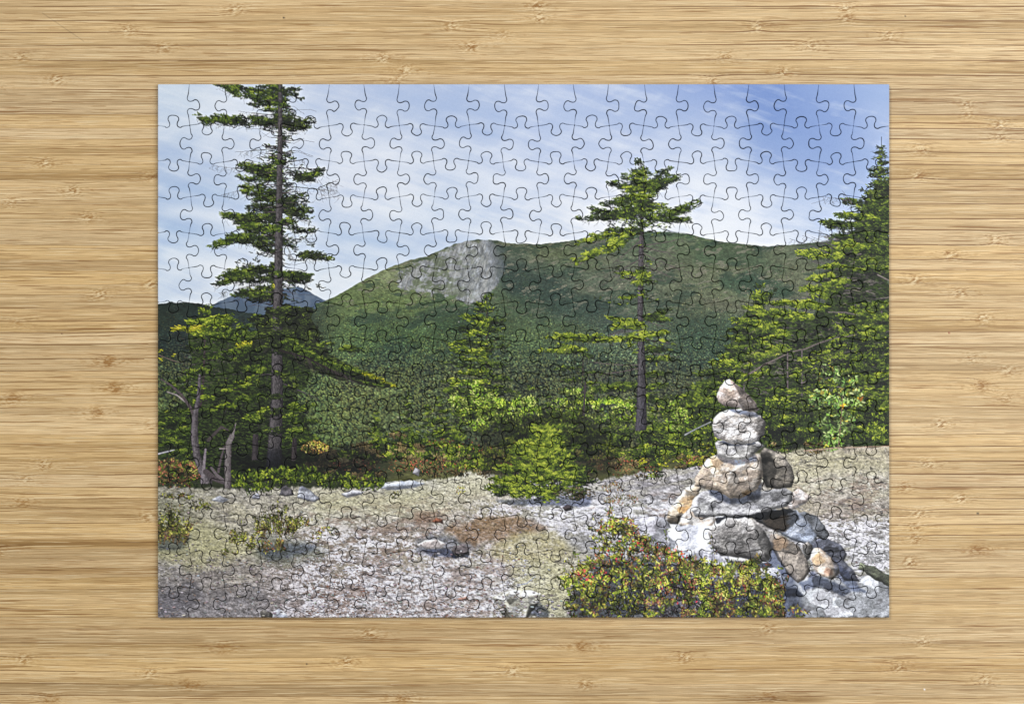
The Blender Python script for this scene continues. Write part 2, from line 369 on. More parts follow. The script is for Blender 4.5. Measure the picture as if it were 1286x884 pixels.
    img = mix(img, mt, mm*(X > 396))
    # ---- left dark hill
    lh = under([(190, 384), (212, 379.5), (240, 380), (262, 384), (300, 391), (335, 396), (380, 392), (410, 384), (440, 379), (520, 420), (530, 700)], 1.4, 1.6, 9)
    lc = gridcol(X, Y, [198, 260, 330, 440], [380, 400, 430, 470, 560], [
        [(34, 50, 40), (34, 50, 42), (44, 60, 54), (66, 84, 62)], [(42, 58, 44), (38, 54, 46), (48, 64, 58), (78, 96, 62)], [(32, 48, 42), (44, 60, 50), (50, 70, 54), (72, 92, 60)],
        [(50, 68, 48), (58, 72, 54), (58, 78, 52), (66, 90, 58)], [(60, 82, 48), (50, 70, 40), (54, 74, 44), (60, 84, 54)]])
    lc = lc*C(.86, .82, .88)*(0.7+0.6*fbm(X, Y, 8, 5, 141, 4)[..., None])
    fadex = 1-ss(395, 445, X)
    img = mix(img, lc, lh*fadex)
    # ---- ground
    gl = np.array([(190, 610), (300, 614), (360, 612), (420, 612), (478, 612), (505, 604), (560, 600), (590, 592), (640, 598), (700, 604), (760, 602), (800, 594), (850, 588), (905, 578), (960, 566), (1040, 564), (1080, 558), (1120, 551)], float)
    img = mix(img, mix(C(46, 50, 34)+np.zeros_like(img), C(92, 92, 54), ss(470, 510, X))*(.6+.8*fbm(X, Y, 7, 4, 145, 4)[..., None]), ss(556, 574, Y+6*(fbm(X, Y, 16, 8, 146, 3)-.5))*.9)
    gm = under(gl, 4, 3, 13)
    gr = gridcol(X, Y, [198, 300, 400, 500, 600, 700, 800, 900, 1000, 1116], [560, 605, 640, 680, 720, 775], [
        [(110, 108, 90), (120, 118, 104), (140, 138, 118), (150, 150, 138), (160, 158, 138), (138, 138, 136), (140, 138, 142), (140, 134, 130), (140, 132, 112), (150, 138, 120)],
        [(104, 100, 92), (124, 122, 112), (146, 142, 124), (142, 142, 132), (168, 164, 142), (142, 142, 142), (134, 131, 140), (140, 138, 140), (158, 152, 132), (150, 144, 128)],
        [(112, 112, 84), (136, 130, 112), (152, 148, 126), (150, 144, 124), (142, 134, 120), (162, 163, 172), (148, 149, 158), (150, 148, 150), (134, 122, 112), (136, 128, 118)],
        [(132, 130, 100), (134, 130, 104), (134, 124, 112), (132, 120, 110), (140, 130, 118), (146, 140, 118), (140, 141, 148), (140, 140, 145), (124, 124, 130), (146, 147, 152)],
        [(108, 103, 102), (120, 112, 106), (122, 110, 106), (146, 138, 140), (158, 152, 152), (152, 148, 120), (146, 144, 126), (130, 128, 130), (118, 119, 122), (138, 139, 144)],
        [(96, 92, 98), (108, 104, 108), (132, 120, 122), (150, 147, 154), (152, 147, 148), (132, 130, 112), (128, 128, 116), (118, 118, 120), (112, 114, 118), (140, 142, 148)]])
    pers = ss(560, 770, Y)                                  # texture grows towards the viewer
    wx = X+8*(fbm(X, Y, 30, 14, 151, 2)-.5)
    f1 = fbm(wx, Y-(X-198)*.05, 7, 3.2, 161, 5, .68); f2 = fbm(wx, Y, 26, 9, 171, 4, .6); f3 = fbm(X, Y, 2.6, 1.7, 181, 3, .7)
    f4 = fbm(X+70, Y+X*.1, 50, 17, 191, 4, .6)
    gr = mix(gr, gr.mean(2, keepdims=True)*C(1.03, 1.0, .97), np.full(X.shape, .35, np.float32))*1.04
    gr = gr*(0.62+0.84*f1[..., None])*(0.84+0.36*f3[..., None])
    wz = ss(300, 420, X)*(1-ss(640, 720, X))*ss(640, 690, Y)+ss(560, 640, X)*ss(622, 640, Y)*(1-ss(660, 700, Y))*(1-ss(830, 850, X))+ss(980, 1010, X)*ss(640, 662, Y)*(1-ss(720, 740, Y)*.5)
    wz = np.clip(wz+.12, 0, 1)
    white = ss(.52, .62, f1*.6+f2*.25+f3*.28)*wz
    gr = mix(gr, C(214, 212, 221), white*.8)
    bz = ss(330, 420, X)*(1-ss(600, 680, X))*ss(612, 650, Y)+ss(980, 1010, X)*ss(590, 606, Y)*(1-ss(640, 660, Y))*.9+ss(800, 830, X)*(1-ss(850, 870, X))*ss(615, 625, Y)*(1-ss(648, 655, Y))
    brown = ss(.50, .62, fbm(X-13, Y, 10, 4, 201, 5, .66)*.6+f4*.42)*np.clip(bz+.08, 0, 1)
    gr = mix(gr, C(118, 98, 86), brown*.5)
    yz = ss(.50, .64, fbm(X+5, Y+X*.06, 44, 14, 211, 4, .55))*(1-white)
    gr = mix(gr, C(168, 164, 132)*(0.8+.4*f3[..., None]), yz*.28*(1-ss(700, 760, Y)*(X < 600)))
    for poly, colr, a, r in [
        ([(520, 678), (560, 672), (592, 676), (602, 686), (575, 700), (530, 696)], (96, 98, 108), .75, 2),
        ([(575, 660), (620, 648), (668, 652), (690, 664), (650, 676), (590, 682), (560, 668)], (112, 84, 56), .7, 2.5),
        ([(520, 646), (548, 642), (560, 652), (530, 660)], (108, 84, 70), .6, 2),
        ([(620, 684), (660, 666), (700, 670), (730, 690), (700, 705), (650, 708), (620, 700)], (158, 150, 112), .7, 3),
        ([(640, 710), (690, 700), (718, 722), (712, 775), (690, 775), (650, 745)], (164, 160, 126), .65, 4),
        ([(198, 660), (260, 655), (330, 690), (300, 700), (240, 715), (198, 700)], (158, 154, 112), .55, 5),
        ([(330, 668), (420, 690), (400, 705), (350, 712), (320, 700)], (86, 90, 76), .6, 4),
        ([(400, 622), (470, 620), (540, 610), (560, 624), (470, 640), (400, 640)], (172, 168, 134), .55, 5),
        ([(540, 602), (620, 592), (640, 600), (630, 622), (560, 620)], (182, 178, 152), .5, 4),
        ([(990, 575), (1116, 566), (1116, 590), (1000, 598)], (164, 158, 128), .6, 4),
        ([(198, 745), (240, 728), (262, 752), (215, 775), (198, 775)], (78, 76, 82), .6, 3),
        ([(260, 742), (330, 740), (340, 756), (280, 760)], (76, 74, 80), .35, 3),
        ([(700, 660), (740, 668), (760, 700), (720, 692)], (118, 120, 130), .5, 4),
    ]:
        m = soft(poly, r, 3, 2.5)*a*(.5+.9*fbm(X, Y, 9, 4, 221, 4, .6)).clip(0, 1)
        gr = mix(gr, C(*colr)*(0.75+.5*f3[..., None]), m)
    crack = ss(.035, .0, np.abs(fbm(X, Y-(X-198)*.12, 60, 12, 231, 4, .6)-.5))*ss(.4, .6, f4)
    gr = mix(gr, C(70, 66, 68), crack*.5)
    pit = ss(.66, .78, fbm(X, Y, 4.5, 2.6, 241, 3, .6))
    gr = gr*(1-.38*pit[..., None])
    fine = fbm(X+X*0, Y, 2.0, 1.5, 251, 2, .8); gr = gr*(.76+.48*fine[..., None])
    gr = mix(gr, C(196, 194, 200), ss(.70, .80, fbm(X+9, Y, 2.4, 1.5, 255, 3, .7))*.35); gr = mix(gr, C(70, 64, 62), ss(.68, .78, fbm(X+29, Y, 2.8, 1.4, 258, 3, .7))*.4); gr = gr*1.08
    img = mix(img, gr, gm)
    return img

def paint():
    b = base_layer()
    CV.img = np.repeat(np.repeat(b, 2, 0), 2, 1)
    r = np.random.default_rng(12)
    f = np.float32
    sil = np.array(SIL, float)
    # ---- forest crowns on the slopes
    n = 42000
    y = 330+(575-330)*r.random(n)**0.8; x = r.uniform(198, 1117, n)
    top = np.where(x < 410, np.interp(x, [198, 212, 240, 262, 300, 335, 380, 410], [384, 380, 380, 384, 391, 396, 392, 384]), np.interp(x, sil[:, 0], sil[:, 1]))
    k = (y > top+2+6*(x > 410)) & (y < np.interp(x, [198, 300, 480, 600, 760, 850, 905, 960, 1040, 1116], [600, 600, 590, 580, 580, 572, 562, 552, 550, 538]))
    cl = polymask([(494, 350), (512, 333), (555, 312), (599, 299), (634, 306), (634, 330), (620, 362), (598, 383), (556, 371), (515, 364)], PX0, PY0, int(PX1-PX0), int(PY1-PY0), 1)
    ix = (x-PX0).astype(int); iy = (y-PY0).astype(int)
    k &= ~(cl[iy, ix] & (r.random(n) > .1)); x = x[k]; y = y[k]; n = len(x)
    o = np.argsort(y); x = x[o]; y = y[o]
    s = (0.7+2.1*ss(370, 560, y))*r.uniform(.6, 1.25, n)
    IX, IY = idx(x, y); base = CV.img[np.clip(IY, 0, FH-1), np.clip(IX, 0, FW-1)]
    kk = r.normal(1, .12, n)[:, None]; hue = r.normal(0, 1, n)[:, None]*C(5, 2, -1)
    contrast = (0.20+0.26*ss(370, 510, y))[:, None]
    dark = (base*(1-1.35*contrast)+C(-4, -2, 6)*contrast*2)*kk; lite = (base*(1+.95*contrast)+C(14, 8, -4)*contrast*2.5+hue)*kk
    X4 = np.stack([x+s*.25, x, x-s*.3], 1).ravel(); Y4 = np.stack([y+s*.5, y, y-s*.4], 1).ravel()
    Cc = np.stack([dark, (dark+lite)/2, lite], 1).reshape(-1, 3); Wd = np.stack([s*1.5, s*1.25, s*.8], 1).ravel()
    D = r.normal(0, .3, (2, len(X4)))*np.repeat(s, 3)
    strokes(X4.astype(f), Y4.astype(f), D[0].astype(f), D[1].astype(f), np.clip(Cc, 8, 200).astype(f), Wd, False)
    # dead trunks among the slope trees
    n = 500; x = r.uniform(600, 960, n); y = r.uniform(380, 500, n)
    strokes(x.astype(f), y.astype(f), np.zeros(n, f), r.uniform(2, 5, n).astype(f), np.tile(C(104, 110, 100), (n, 1)), .4, False, .5)

    trees(r); ground_things(r); cairn(r); front(r)
    img = CV.img.reshape(BH, 2, BW, 2, 3).mean((1, 3))
    # print softness: a light unsharp halo as in the photo print
    img = img*1.02
    for c in range(3):
        ch = img[..., c]; img[..., c] = ch+.62*(ch-blur(ch, 1))+.20*(ch-blur(ch, 5))
    return np.clip(img, 4, 250)
def spruce(x, ytop, ybot, wtop, wbot, r, pal, n, th, bright=0.0, dens=1.0, wood=(40, 34, 30), bend=0.0, side=0, tw=(1.0, 4.0)):
    """a generic conifer, boughs from the bottom up"""
    path([(x+bend, ytop), (x, (ytop+ybot)/2), (x, ybot)], tw[0], tw[1], wood, r)
    ys = np.linspace(ybot, ytop, n)
    for i, y in enumerate(ys):
        t = (y-ytop)/(ybot-ytop); W = (wtop+(wbot-wtop)*t**0.8)*r.uniform(.65, 1.15)
        for sgn in (-1, 1):
            if side and sgn != side and r.random() < .6: continue
            if r.random() < .12: continue
            L = W*r.uniform(.7, 1.1)
            branch(x+bend*(1-t), y, x+bend*(1-t)+sgn*L, y-L*.12+r.normal(0, 2)+L*.15*t, th*(.6+.6*t)*r.uniform(.8, 1.15), r, pal, bright+r.normal(0, .08), .1, dens, wood, .05, 3.4, 1.0)

def trees(r):
    # ---------------- distant small conifers in the middle band
    for (x, yt, yb, w) in [(473, 520, 560, 8), (512, 500, 560, 9), (500, 545, 575, 9), (537, 512, 565, 17), (552, 500, 560, 12), (560, 520, 560, 10), (648, 500, 560, 12), (668, 490, 560, 10), (690, 500, 560, 12), (575, 515, 560, 10)]:
        spruce(x, yt, yb, 2, w, r, PAL_MID, 7, 5, .08, .8, (52, 48, 40), 0, 0, (.6, 1.6))
    # ---------------- slim spruce, centre
    path([(611, 372), (611, 420), (612, 470), (611, 540)], 1.2, 3, (54, 48, 42), r)
    B = [(603, 385, 618, 370, 4), (611, 384, 598, 382, 3), (611, 390, 622, 388, 3), (612, 392, 597, 391, 4), (612, 405, 584, 398, 5), (613, 407, 634, 404, 5), (612, 412, 590, 404, 4), (606, 410, 612, 405, 5), (612, 418, 576, 413, 5),
         (613, 418, 634, 414, 4), (611, 420, 584, 421, 4), (612, 432, 562, 432, 4), (612, 430, 630, 426, 4), (612, 438, 589, 429, 3), (612, 445, 570, 441, 6), (613, 440, 634, 436, 5), (614, 448, 600, 447, 5), (612, 455, 572, 449, 4), (612, 462, 562, 457, 4),
         (613, 458, 634, 460, 6), (612, 470, 580, 468, 6), (613, 476, 636, 478, 6), (612, 482, 556, 480, 5), (612, 492, 562, 492, 6), (613, 492, 640, 494, 7), (612, 505, 570, 506, 7), (613, 510, 645, 512, 7), (612, 522, 580, 520, 9), (613, 528, 648, 530, 9)]
    for k in range(110):
        y = r.uniform(385, 540); hw = np.interp(y, [385, 420, 470, 540], [6, 22, 34, 40]); x = 611+r.uniform(-1, 1)*hw
        clump(x, y, 8, 3, 34, 0 if x > 611 else 3.14, PAL_SHADE if r.random() < .6 else PAL_MID, r, 3.4, .8, -.08)
    B = [(a, b, c, d, th*1.15) for (a, b, c, d, th) in B]
    for i, (a, b, c, d, th) in enumerate(B):
        dk = (i % 5 == 3) or c > 625
        branch(a, b, c, d, th, r, PAL_MID if dk else PAL_LIGHT, -.1 if dk else .08, .1, .8, (58, 52, 44), .04, 3.2, .9)
    # ---------------- right-of-centre spruce (spruce two) : faint neighbour first
    path([(732, 420), (732, 470), (731, 530)], 1, 2, (54, 50, 44), r)
    for (a, b, c, d, th) in [(732, 425, 716, 420, 4), (732, 440, 712, 444, 5), (733, 448, 752, 452, 5), (732, 462, 700, 466, 4), (733, 468, 760, 470, 4), (732, 478, 705, 478, 4), (733, 484, 752, 482, 4), (732, 500, 716, 500, 5), (733, 505, 748, 508, 5)]:
        branch(a, b, c, d, th, r, PAL_MID, .02, .15, .6, (58, 52, 44), .04, 3.2, .9)
    trunk([(806, 268), (805, 330), (804, 400), (806, 460), (805, 537)], [3, 6, 6.5, 9, 14], (96, 92, 94), (30, 27, 28), 5)
    # grey dead boughs
    for (a, b, c, d) in [(806, 300, 770, 330), (806, 310, 850, 318), (808, 318, 872, 344), (806, 308, 862, 298), (805, 325, 760, 345), (806, 330, 850, 350), (805, 345, 775, 352), (805, 410, 770, 420), (806, 400, 840, 412), (806, 425, 850, 430), (804, 458, 728, 452), (804, 462, 740, 470), (806, 440, 855, 448), (805, 405, 748, 425), (804, 292, 740, 305)]:
        branch(a, b, c, d, 3, r, PAL_SHADE, 0, .3, .4, (86, 78, 76), .06, 3, 1.1, True)
    for k in range(70):
        x = 805+r.normal(0, 26); y = r.uniform(300, 350)+abs(x-805)*.2
        path([(x, y), (x+r.normal(0, 7), y+r.normal(0, 3)), (x+r.normal(0, 11), y+r.normal(2, 4))], .6, .3, (84, 76, 76), r, .3)
    clump(806, 345, 17, 8, 150, 0, [(50, 46, 46), (84, 78, 74), (104, 98, 90)], r, 4, 2, 0, .5)
    L2 = [(806, 212, 803, 202, 4, 0), (806, 222, 797, 214, 5, 0), (806, 222, 812, 214, 4, 0), (806, 232, 784, 221, 5, 0), (808, 236, 841, 213, 6, .05), (806, 240, 848, 222, 7, 0), (806, 240, 770, 232, 7, 0), (808, 240, 832, 238, 7, -.05),
          (806, 252, 762, 256, 9, 0), (806, 245, 795, 250, 12, .12), (806, 255, 812, 262, 11, .12), (806, 262, 770, 272, 9, .08), (808, 262, 832, 262, 8, .05), (806, 268, 732, 276, 7, .08), (772, 276, 743, 263, 6, 0), (806, 272, 770, 268, 9, 0), (808, 272, 840, 278, 5, .02),
          (830, 272, 874, 256, 7, .05), (845, 268, 866, 262, 6, .08), (840, 276, 866, 278, 5, .0), (806, 290, 762, 292, 6, .05), (775, 294, 727, 306, 5, .12), (760, 298, 742, 297, 5, .1), (808, 286, 818, 280, 5, .0),
          (790, 300, 764, 312, 7, .18), (782, 304, 768, 318, 6, .2), (760, 316, 726, 326, 7, .18), (740, 322, 727, 332, 5, .2), (806, 340, 812, 344, 5, .05), (806, 342, 776, 343, 3, .1), (806, 350, 800, 358, 9, .18), (808, 352, 817, 356, 7, .05), (808, 368, 812, 372, 4, -.1), (806, 372, 778, 374, 3, .1),
          (806, 400, 838, 390, 5, -.05), (808, 402, 842, 402, 4, .05), (806, 408, 762, 398, 5, .14), (806, 412, 772, 408, 6, .14), (775, 412, 770, 412, 5, .15), (806, 424, 690, 425, 5, .12), (760, 424, 700, 421, 4, .12), (806, 424, 790, 434, 6, .2), (806, 424, 836, 418, 5, .2), (830, 428, 842, 432, 4, .2),
          (732, 438, 681, 442, 4, .2), (738, 440, 702, 434, 4, .15), (808, 440, 838, 440, 5, .0), (808, 452, 842, 452, 5, .02), (806, 470, 835, 472, 5, .05), (808, 488, 836, 486, 5, .05), (806, 486, 750, 488, 6, -.02), (800, 484, 746, 492, 7, .05), (808, 500, 830, 506, 6, .05), (806, 505, 780, 510, 7, .1)]
    for (a, b, c, d, th, br) in L2:
        branch(a, b, c, d, th, r, PAL_LIGHT if br >= .1 else PAL_MID, br+.02, .12, .85, (52, 44, 42), .05, 4.2, 1.2)
    for k in range(120):
        y = r.uniform(215, 285); hw = np.interp(y, [215, 240, 262, 285], [7, 20, 28, 34]); x = 803+r.uniform(-1, 1)*hw
        clump(x, y, 8, 4.5, 54, 0 if x > 806 else 3.14, PAL_SHADE if r.random() < .25 else PAL_LIGHT, r, 4.2, .9, .02)
    for k in range(90):
        y = r.uniform(285, 515); x = 806+r.normal(0, 19); clump(x, y, 8, 3.5, 40, 0 if x > 806 else 3.14, PAL_SHADE if k % 2 else PAL_LIGHT, r, 3.8, .9, -.05)
    trunk([(804, 372), (804, 400)], [5, 5], (100, 96, 98), (34, 30, 32), 8)
    trunk([(806, 430), (806, 460), (805, 537)], [6, 8, 13], (90, 86, 90), (28, 26, 28), 6)

    # ---------------- right-hand trees
    # dark mass behind
    mass([(1100, 232), (1117, 225), (1118, 560), (980, 560), (935, 545), (950, 505), (985, 470), (1000, 440), (1010, 405), (1035, 385), (1030, 350), (1048, 330), (1056, 305), (1075, 290), (1085, 262)], 901, dens=.72)
    mass([(953, 372), (962, 392), (1000, 398), (1020, 430), (990, 470), (950, 520), (880, 556), (838, 556), (862, 505), (895, 465), (920, 430), (925, 405), (945, 385)], 902, dens=.42, hi=(70, 88, 34))
    mass([(1000, 500), (1118, 480), (1118, 556), (985, 556)], 903, dens=.9)
    for k in range(150):
        t = r.random(); y = 235+300*t; xl = np.interp(y, [230, 270, 310, 350, 400, 440, 480, 540], [1085, 1058, 1036, 1030, 1000, 975, 960, 935])
        x = r.uniform(xl+8, 1117); clump(x, y, 13, 8, 150, r.choice([0, 3.1]), PAL_SHADE, r, 4.4, .8, -.22 if r.random() < .75 else .05)
    for k in range(260):                                    # bare grey twigs
        y = r.uniform(290, 500); xl = np.interp(y, [290, 350, 400, 440, 500], [1040, 1020, 985, 950, 945]); x = r.uniform(xl, 1115); l = r.uniform(6, 22); s = r.choice([-1, 1])
        path([(x, y), (x+s*l*.5, y-l*.1), (x+s*l, y+r.normal(0, 3))], .9, .35, [(92, 86, 84), (120, 112, 106), (70, 64, 62)][r.integers(3)], r, .2, .15)
    for (x, yt, yb) in [(989, 440, 520), (1007, 440, 505), (1107, 380, 420), (934, 450, 500)]:
        path([(x, yt), (x, yb)], 1.6, 1.8, (94, 86, 84), r)
    # spire on the far right
    path([(1107, 172), (1106, 230), (1104, 320)], .8, 3.5, (46, 40, 36), r)
    y = 186.0
    while y < 345:
        t = (y-178)/165; W = 2+34*t**.9
        for sgn in (-1, 1):
            L = W*r.uniform(.6, 1.15); br = r.normal(.0, .1)
            branch(1106, y, 1106+sgn*L, y+r.normal(0, 1.5)+L*.06, 2.4+5*t, r, PAL_MID if r.random() < .5 else PAL_SHADE, br+.05, .0, .9, (44, 38, 34), .1, 3.2, .8)
        y += 4.2+3*t
    L3 = [(1100, 262, 1062, 253, 6, .1), (1095, 272, 1080, 262, 6, .0), (1095, 276, 1054, 270, 6, .15), (1095, 286, 1034, 279, 5, .1), (1090, 296, 1046, 300, 5, .05), (1060, 285, 1034, 281, 5, 0), (1085, 312, 1005, 318, 6, .18), (1070, 306, 1040, 309, 5, .15), (1100, 300, 1075, 296, 6, .1),
          (1055, 324, 1003, 322, 5, .2), (1117, 320, 1090, 318, 6, .05), (1117, 338, 1078, 340, 6, .08), (1060, 334, 1030, 336, 4, .15), (1040, 348, 1018, 352, 6, .2), (1050, 364, 1012, 366, 7, .22), (1060, 356, 1040, 358, 6, .2), (1040, 376, 1024, 372, 5, .15)]
    for (a, b, c, d, th, br) in L3:
        branch(a, b, c, d, th, r, PAL_LIGHT if br > .12 else PAL_MID, br-.02, .0, .9, (56, 50, 46), .03, 4, 1)
    # twiggy bare bough against the sky
    for (a, b, c, d) in [(1064, 252, 1030, 247), (1070, 256, 1058, 240), (1040, 318, 992, 300), (1045, 300, 1028, 290), (1045, 312, 1008, 296), (1050, 310, 1020, 298)]:
        branch(a, b, c, d, 3, r, PAL_SHADE, 0, .3, .5, (86, 78, 84), -.04, 3, .8, True)
    # layered boughs reaching left
    L4 = [(956, 386, 953, 362, 7, .1), (956, 378, 972, 366, 5, .05), (956, 380, 948, 376, 6, .12), (952, 392, 938, 386, 6, .12), (1020, 382, 966, 382, 5, .15), (1030, 386, 998, 384, 6, .2), (1015, 400, 956, 396, 7, .2), (1000, 398, 970, 392, 6, .22), (1015, 402, 990, 400, 5, .2),
          (975, 412, 920, 402, 6, .14), (985, 418, 950, 412, 6, .15), (965, 420, 916, 416, 6, .0), (985, 422, 960, 426, 6, .1), (960, 432, 912, 424, 6, .02), (985, 440, 950, 438, 7, .2), (975, 444, 940, 450, 6, .25), (960, 440, 915, 438, 6, .08), (960, 452, 905, 450, 7, .05), (940, 462, 895, 456, 7, .1),
          (930, 476, 880, 470, 8, .05), (925, 486, 870, 488, 8, .05), (960, 470, 930, 480, 8, .15), (905, 500, 862, 498, 8, .05), (890, 520, 845, 520, 9, .05), (900, 510, 870, 512, 9, .05), (885, 540, 840, 540, 10, .0)]
    for (a, b, c, d, th, br) in L4:
        branch(a, b, c, d, th, r, PAL_LIGHT if br > .08 else PAL_MID, br, .0, .85, (60, 54, 50), .03, 4, 1)
    # lower right bright boughs
    for k in range(150):
        y = r.uniform(385, 530); xl = np.interp(y, [385, 440, 480, 540], [1080, 1030, 1000, 960]); x = r.uniform(xl, 1115)
        L = r.uniform(10, 24); s = r.choice([-1, 1]); u = r.random()
        branch(x, y, x+s*L, y-2+r.normal(0, 2), r.uniform(3.5, 6.5), r, PAL_LIGHT if u < .6 else PAL_MID, .1*u, .0, .75, (50, 44, 40), .03, 3.8, .8)
    for k in range(60):
        x = r.uniform(1000, 1116); y = r.uniform(400, 520); clump(x, y, 8, 4.5, 90, r.choice([0, 3.1]), PAL_SHADE, r, 4, .8, -.3)
    # grey bare bough
    path([(996, 442), (1012, 438), (1030, 430), (1050, 424), (1075, 420)], 1.8, .9, (100, 92, 86), r, .1, .12)
    path([(940, 470), (960, 458), (985, 446)], 2.0, 1.2, (110, 100, 94), r)
    path([(1040, 392), (1062, 392), (1080, 396)], 1.2, .6, (112, 104, 98), r, .1, .1)
    path([(1102, 345), (1116, 352)], 1.3, 1.0, (120, 112, 106), r)
    for k in range(90):
        x = r.uniform(930, 1060); y = 455+r.normal(0, 22); l = r.uniform(5, 16)
        path([(x, y), (x+l*.6, y-l*.35), (x+l, y-l*.5)], .7, .3, (100, 92, 88), r, .3)

    # ---------------- left group behind the tall tree
    mass([(300, 425), (345, 405), (385, 400), (392, 470), (372, 500), (385, 530), (400, 560), (395, 592), (198, 606), (198, 540), (225, 515), (240, 480), (262, 440)], 911, dens=.62)
    mass([(200, 520), (262, 500), (330, 480), (380, 520), (400, 580), (198, 604)], 912, dens=.75, col=(24, 30, 18))
    mass([(240, 405), (262, 394), (285, 402), (300, 425), (280, 470), (245, 480), (238, 440)], 913, dens=.3)
    for k in range(130):
        y = r.uniform(425, 600); xl = np.interp(y, [425, 470, 520, 600], [300, 268, 225, 200]); xr = np.interp(y, [425, 500, 560, 600], [372, 372, 398, 385])
        x = r.uniform(xl, xr); clump(x, y, 13, 8, 150, r.choice([0, 3.1]), PAL_SHADE, r, 4.4, .8, -.2+(.22 if r.random() < .3 else 0))
    for k in range(26):
        x = r.uniform(198, 260); y = r.uniform(520, 600); clump(x, y, 12, 7, 120, 0, PAL_MID, r, 4, .8, -.1)
    path([(257, 400), (257, 440), (255, 480), (250, 520)], 1.2, 4, (52, 44, 42), r)
    for k in range(70):
        x = 257+r.normal(0, 20); y = r.uniform(425, 490); l = r.uniform(5, 14)
        path([(x, y), (x+r.choice([-1, 1])*l, y-l*.2)], .7, .3, (88, 80, 80), r, .3)
    L5 = [(257, 395, 262, 388, 6, .2), (257, 400, 252, 392, 6, .2), (257, 408, 240, 405, 7, .25), (257, 406, 284, 398, 6, .25), (262, 410, 292, 398, 5, .25), (257, 414, 220, 414, 5, .35), (258, 414, 270, 408, 8, .25), (270, 416, 294, 404, 5, .2), (258, 420, 285, 420, 5, .1), (257, 424, 246, 420, 5, .2),
          (272, 428, 315, 424, 7, .0), (290, 424, 312, 412, 6, .0), (300, 430, 330, 418, 7, -.05), (330, 412, 318, 402, 5, .05), (345, 414, 322, 398, 6, .0), (340, 424, 300, 432, 7, .0), (320, 434, 298, 436, 4, .35), (312, 436, 300, 434, 4, .3), (318, 440, 280, 446, 6, .05), (257, 440, 235, 438, 5, .0), (258, 452, 280, 450, 6, .05),
          (257, 465, 238, 468, 6, .1), (258, 470, 250, 476, 6, .1), (300, 450, 292, 452, 5, .1), (330, 462, 300, 466, 6, .05), (335, 458, 328, 462, 5, .1), (320, 476, 306, 480, 7, .18), (330, 470, 320, 476, 7, .1), (300, 486, 286, 492, 7, .15), (310, 486, 294, 490, 6, .15), (250, 490, 234, 492, 7, .15), (240, 478, 218, 480, 5, .1), (232, 486, 212, 488, 6, .1),
          (330, 500, 300, 505, 7, .0), (265, 500, 250, 505, 6, .2), (290, 512, 276, 515, 6, .2), (336, 520, 310, 526, 7, .15), (340, 528, 312, 530, 5, .1), (262, 520, 230, 520, 8, .0), (230, 535, 202, 535, 9, -.05), (240, 545, 205, 548, 9, .05), (225, 560, 200, 560, 8, .1), (240, 570, 215, 572, 8, .0), (360, 520, 384, 514, 7, .05), (362, 530, 392, 530, 8, .05), (365, 545, 390, 545, 8, .1), (362, 555, 396, 556, 7, -.1), (366, 514, 392, 510, 5, .15)]
    for (a, b, c, d, th, br) in L5:
        pal = PAL_YEL if br > .28 else (PAL_LIGHT if br > .12 else PAL_MID)
        branch(a, b, c, d, th, r, pal, br*.5-.02, .0, .8, (46, 40, 36), .03, 4, .9)
    clump(201, 440, 4, 4, 60, 0, PAL_YEL, r, 3, 1, .1); clump(202, 452, 4, 5, 60, 0, PAL_YEL, r, 3, 1, .05); clump(217, 447, 5, 3, 30, 0, PAL_YEL, r, 3, 1, -.1)
    path([(200, 446), (215, 452), (235, 458)], .9, .5, (96, 84, 76), r)
    # ---------------- the tall spruce on the left
    tx = [(352, 100), (352, 160), (351, 240), (350, 320), (349, 380), (348, 440), (348, 500), (345, 560), (344, 590)]
    for (a, b, c, d) in [(350, 145, 300, 140), (350, 186, 296, 191), (352, 205, 382, 200), (352, 210, 405, 212), (350, 216, 266, 208), (350, 225, 278, 245), (352, 232, 424, 240), (400, 236, 424, 226), (352, 310, 372, 292), (352, 300, 395, 300), (350, 345, 300, 352), (350, 350, 275, 368), (352, 290, 370, 330), (352, 430, 392, 445), (352, 480, 400, 500), (350, 470, 320, 470)]:
        branch(a, b, c, d, 3, r, PAL_SHADE, 0, .3, .5, (74, 66, 72), .02, 3, 1.0, True)
    for k in range(60):
        x = r.uniform(398, 426); y = 236+r.normal(0, 7)+(x-398)*.15
        path([(x, y), (x+r.normal(2, 3), y+r.normal(0, 4))], .6, .3, (84, 78, 88), r, .35)
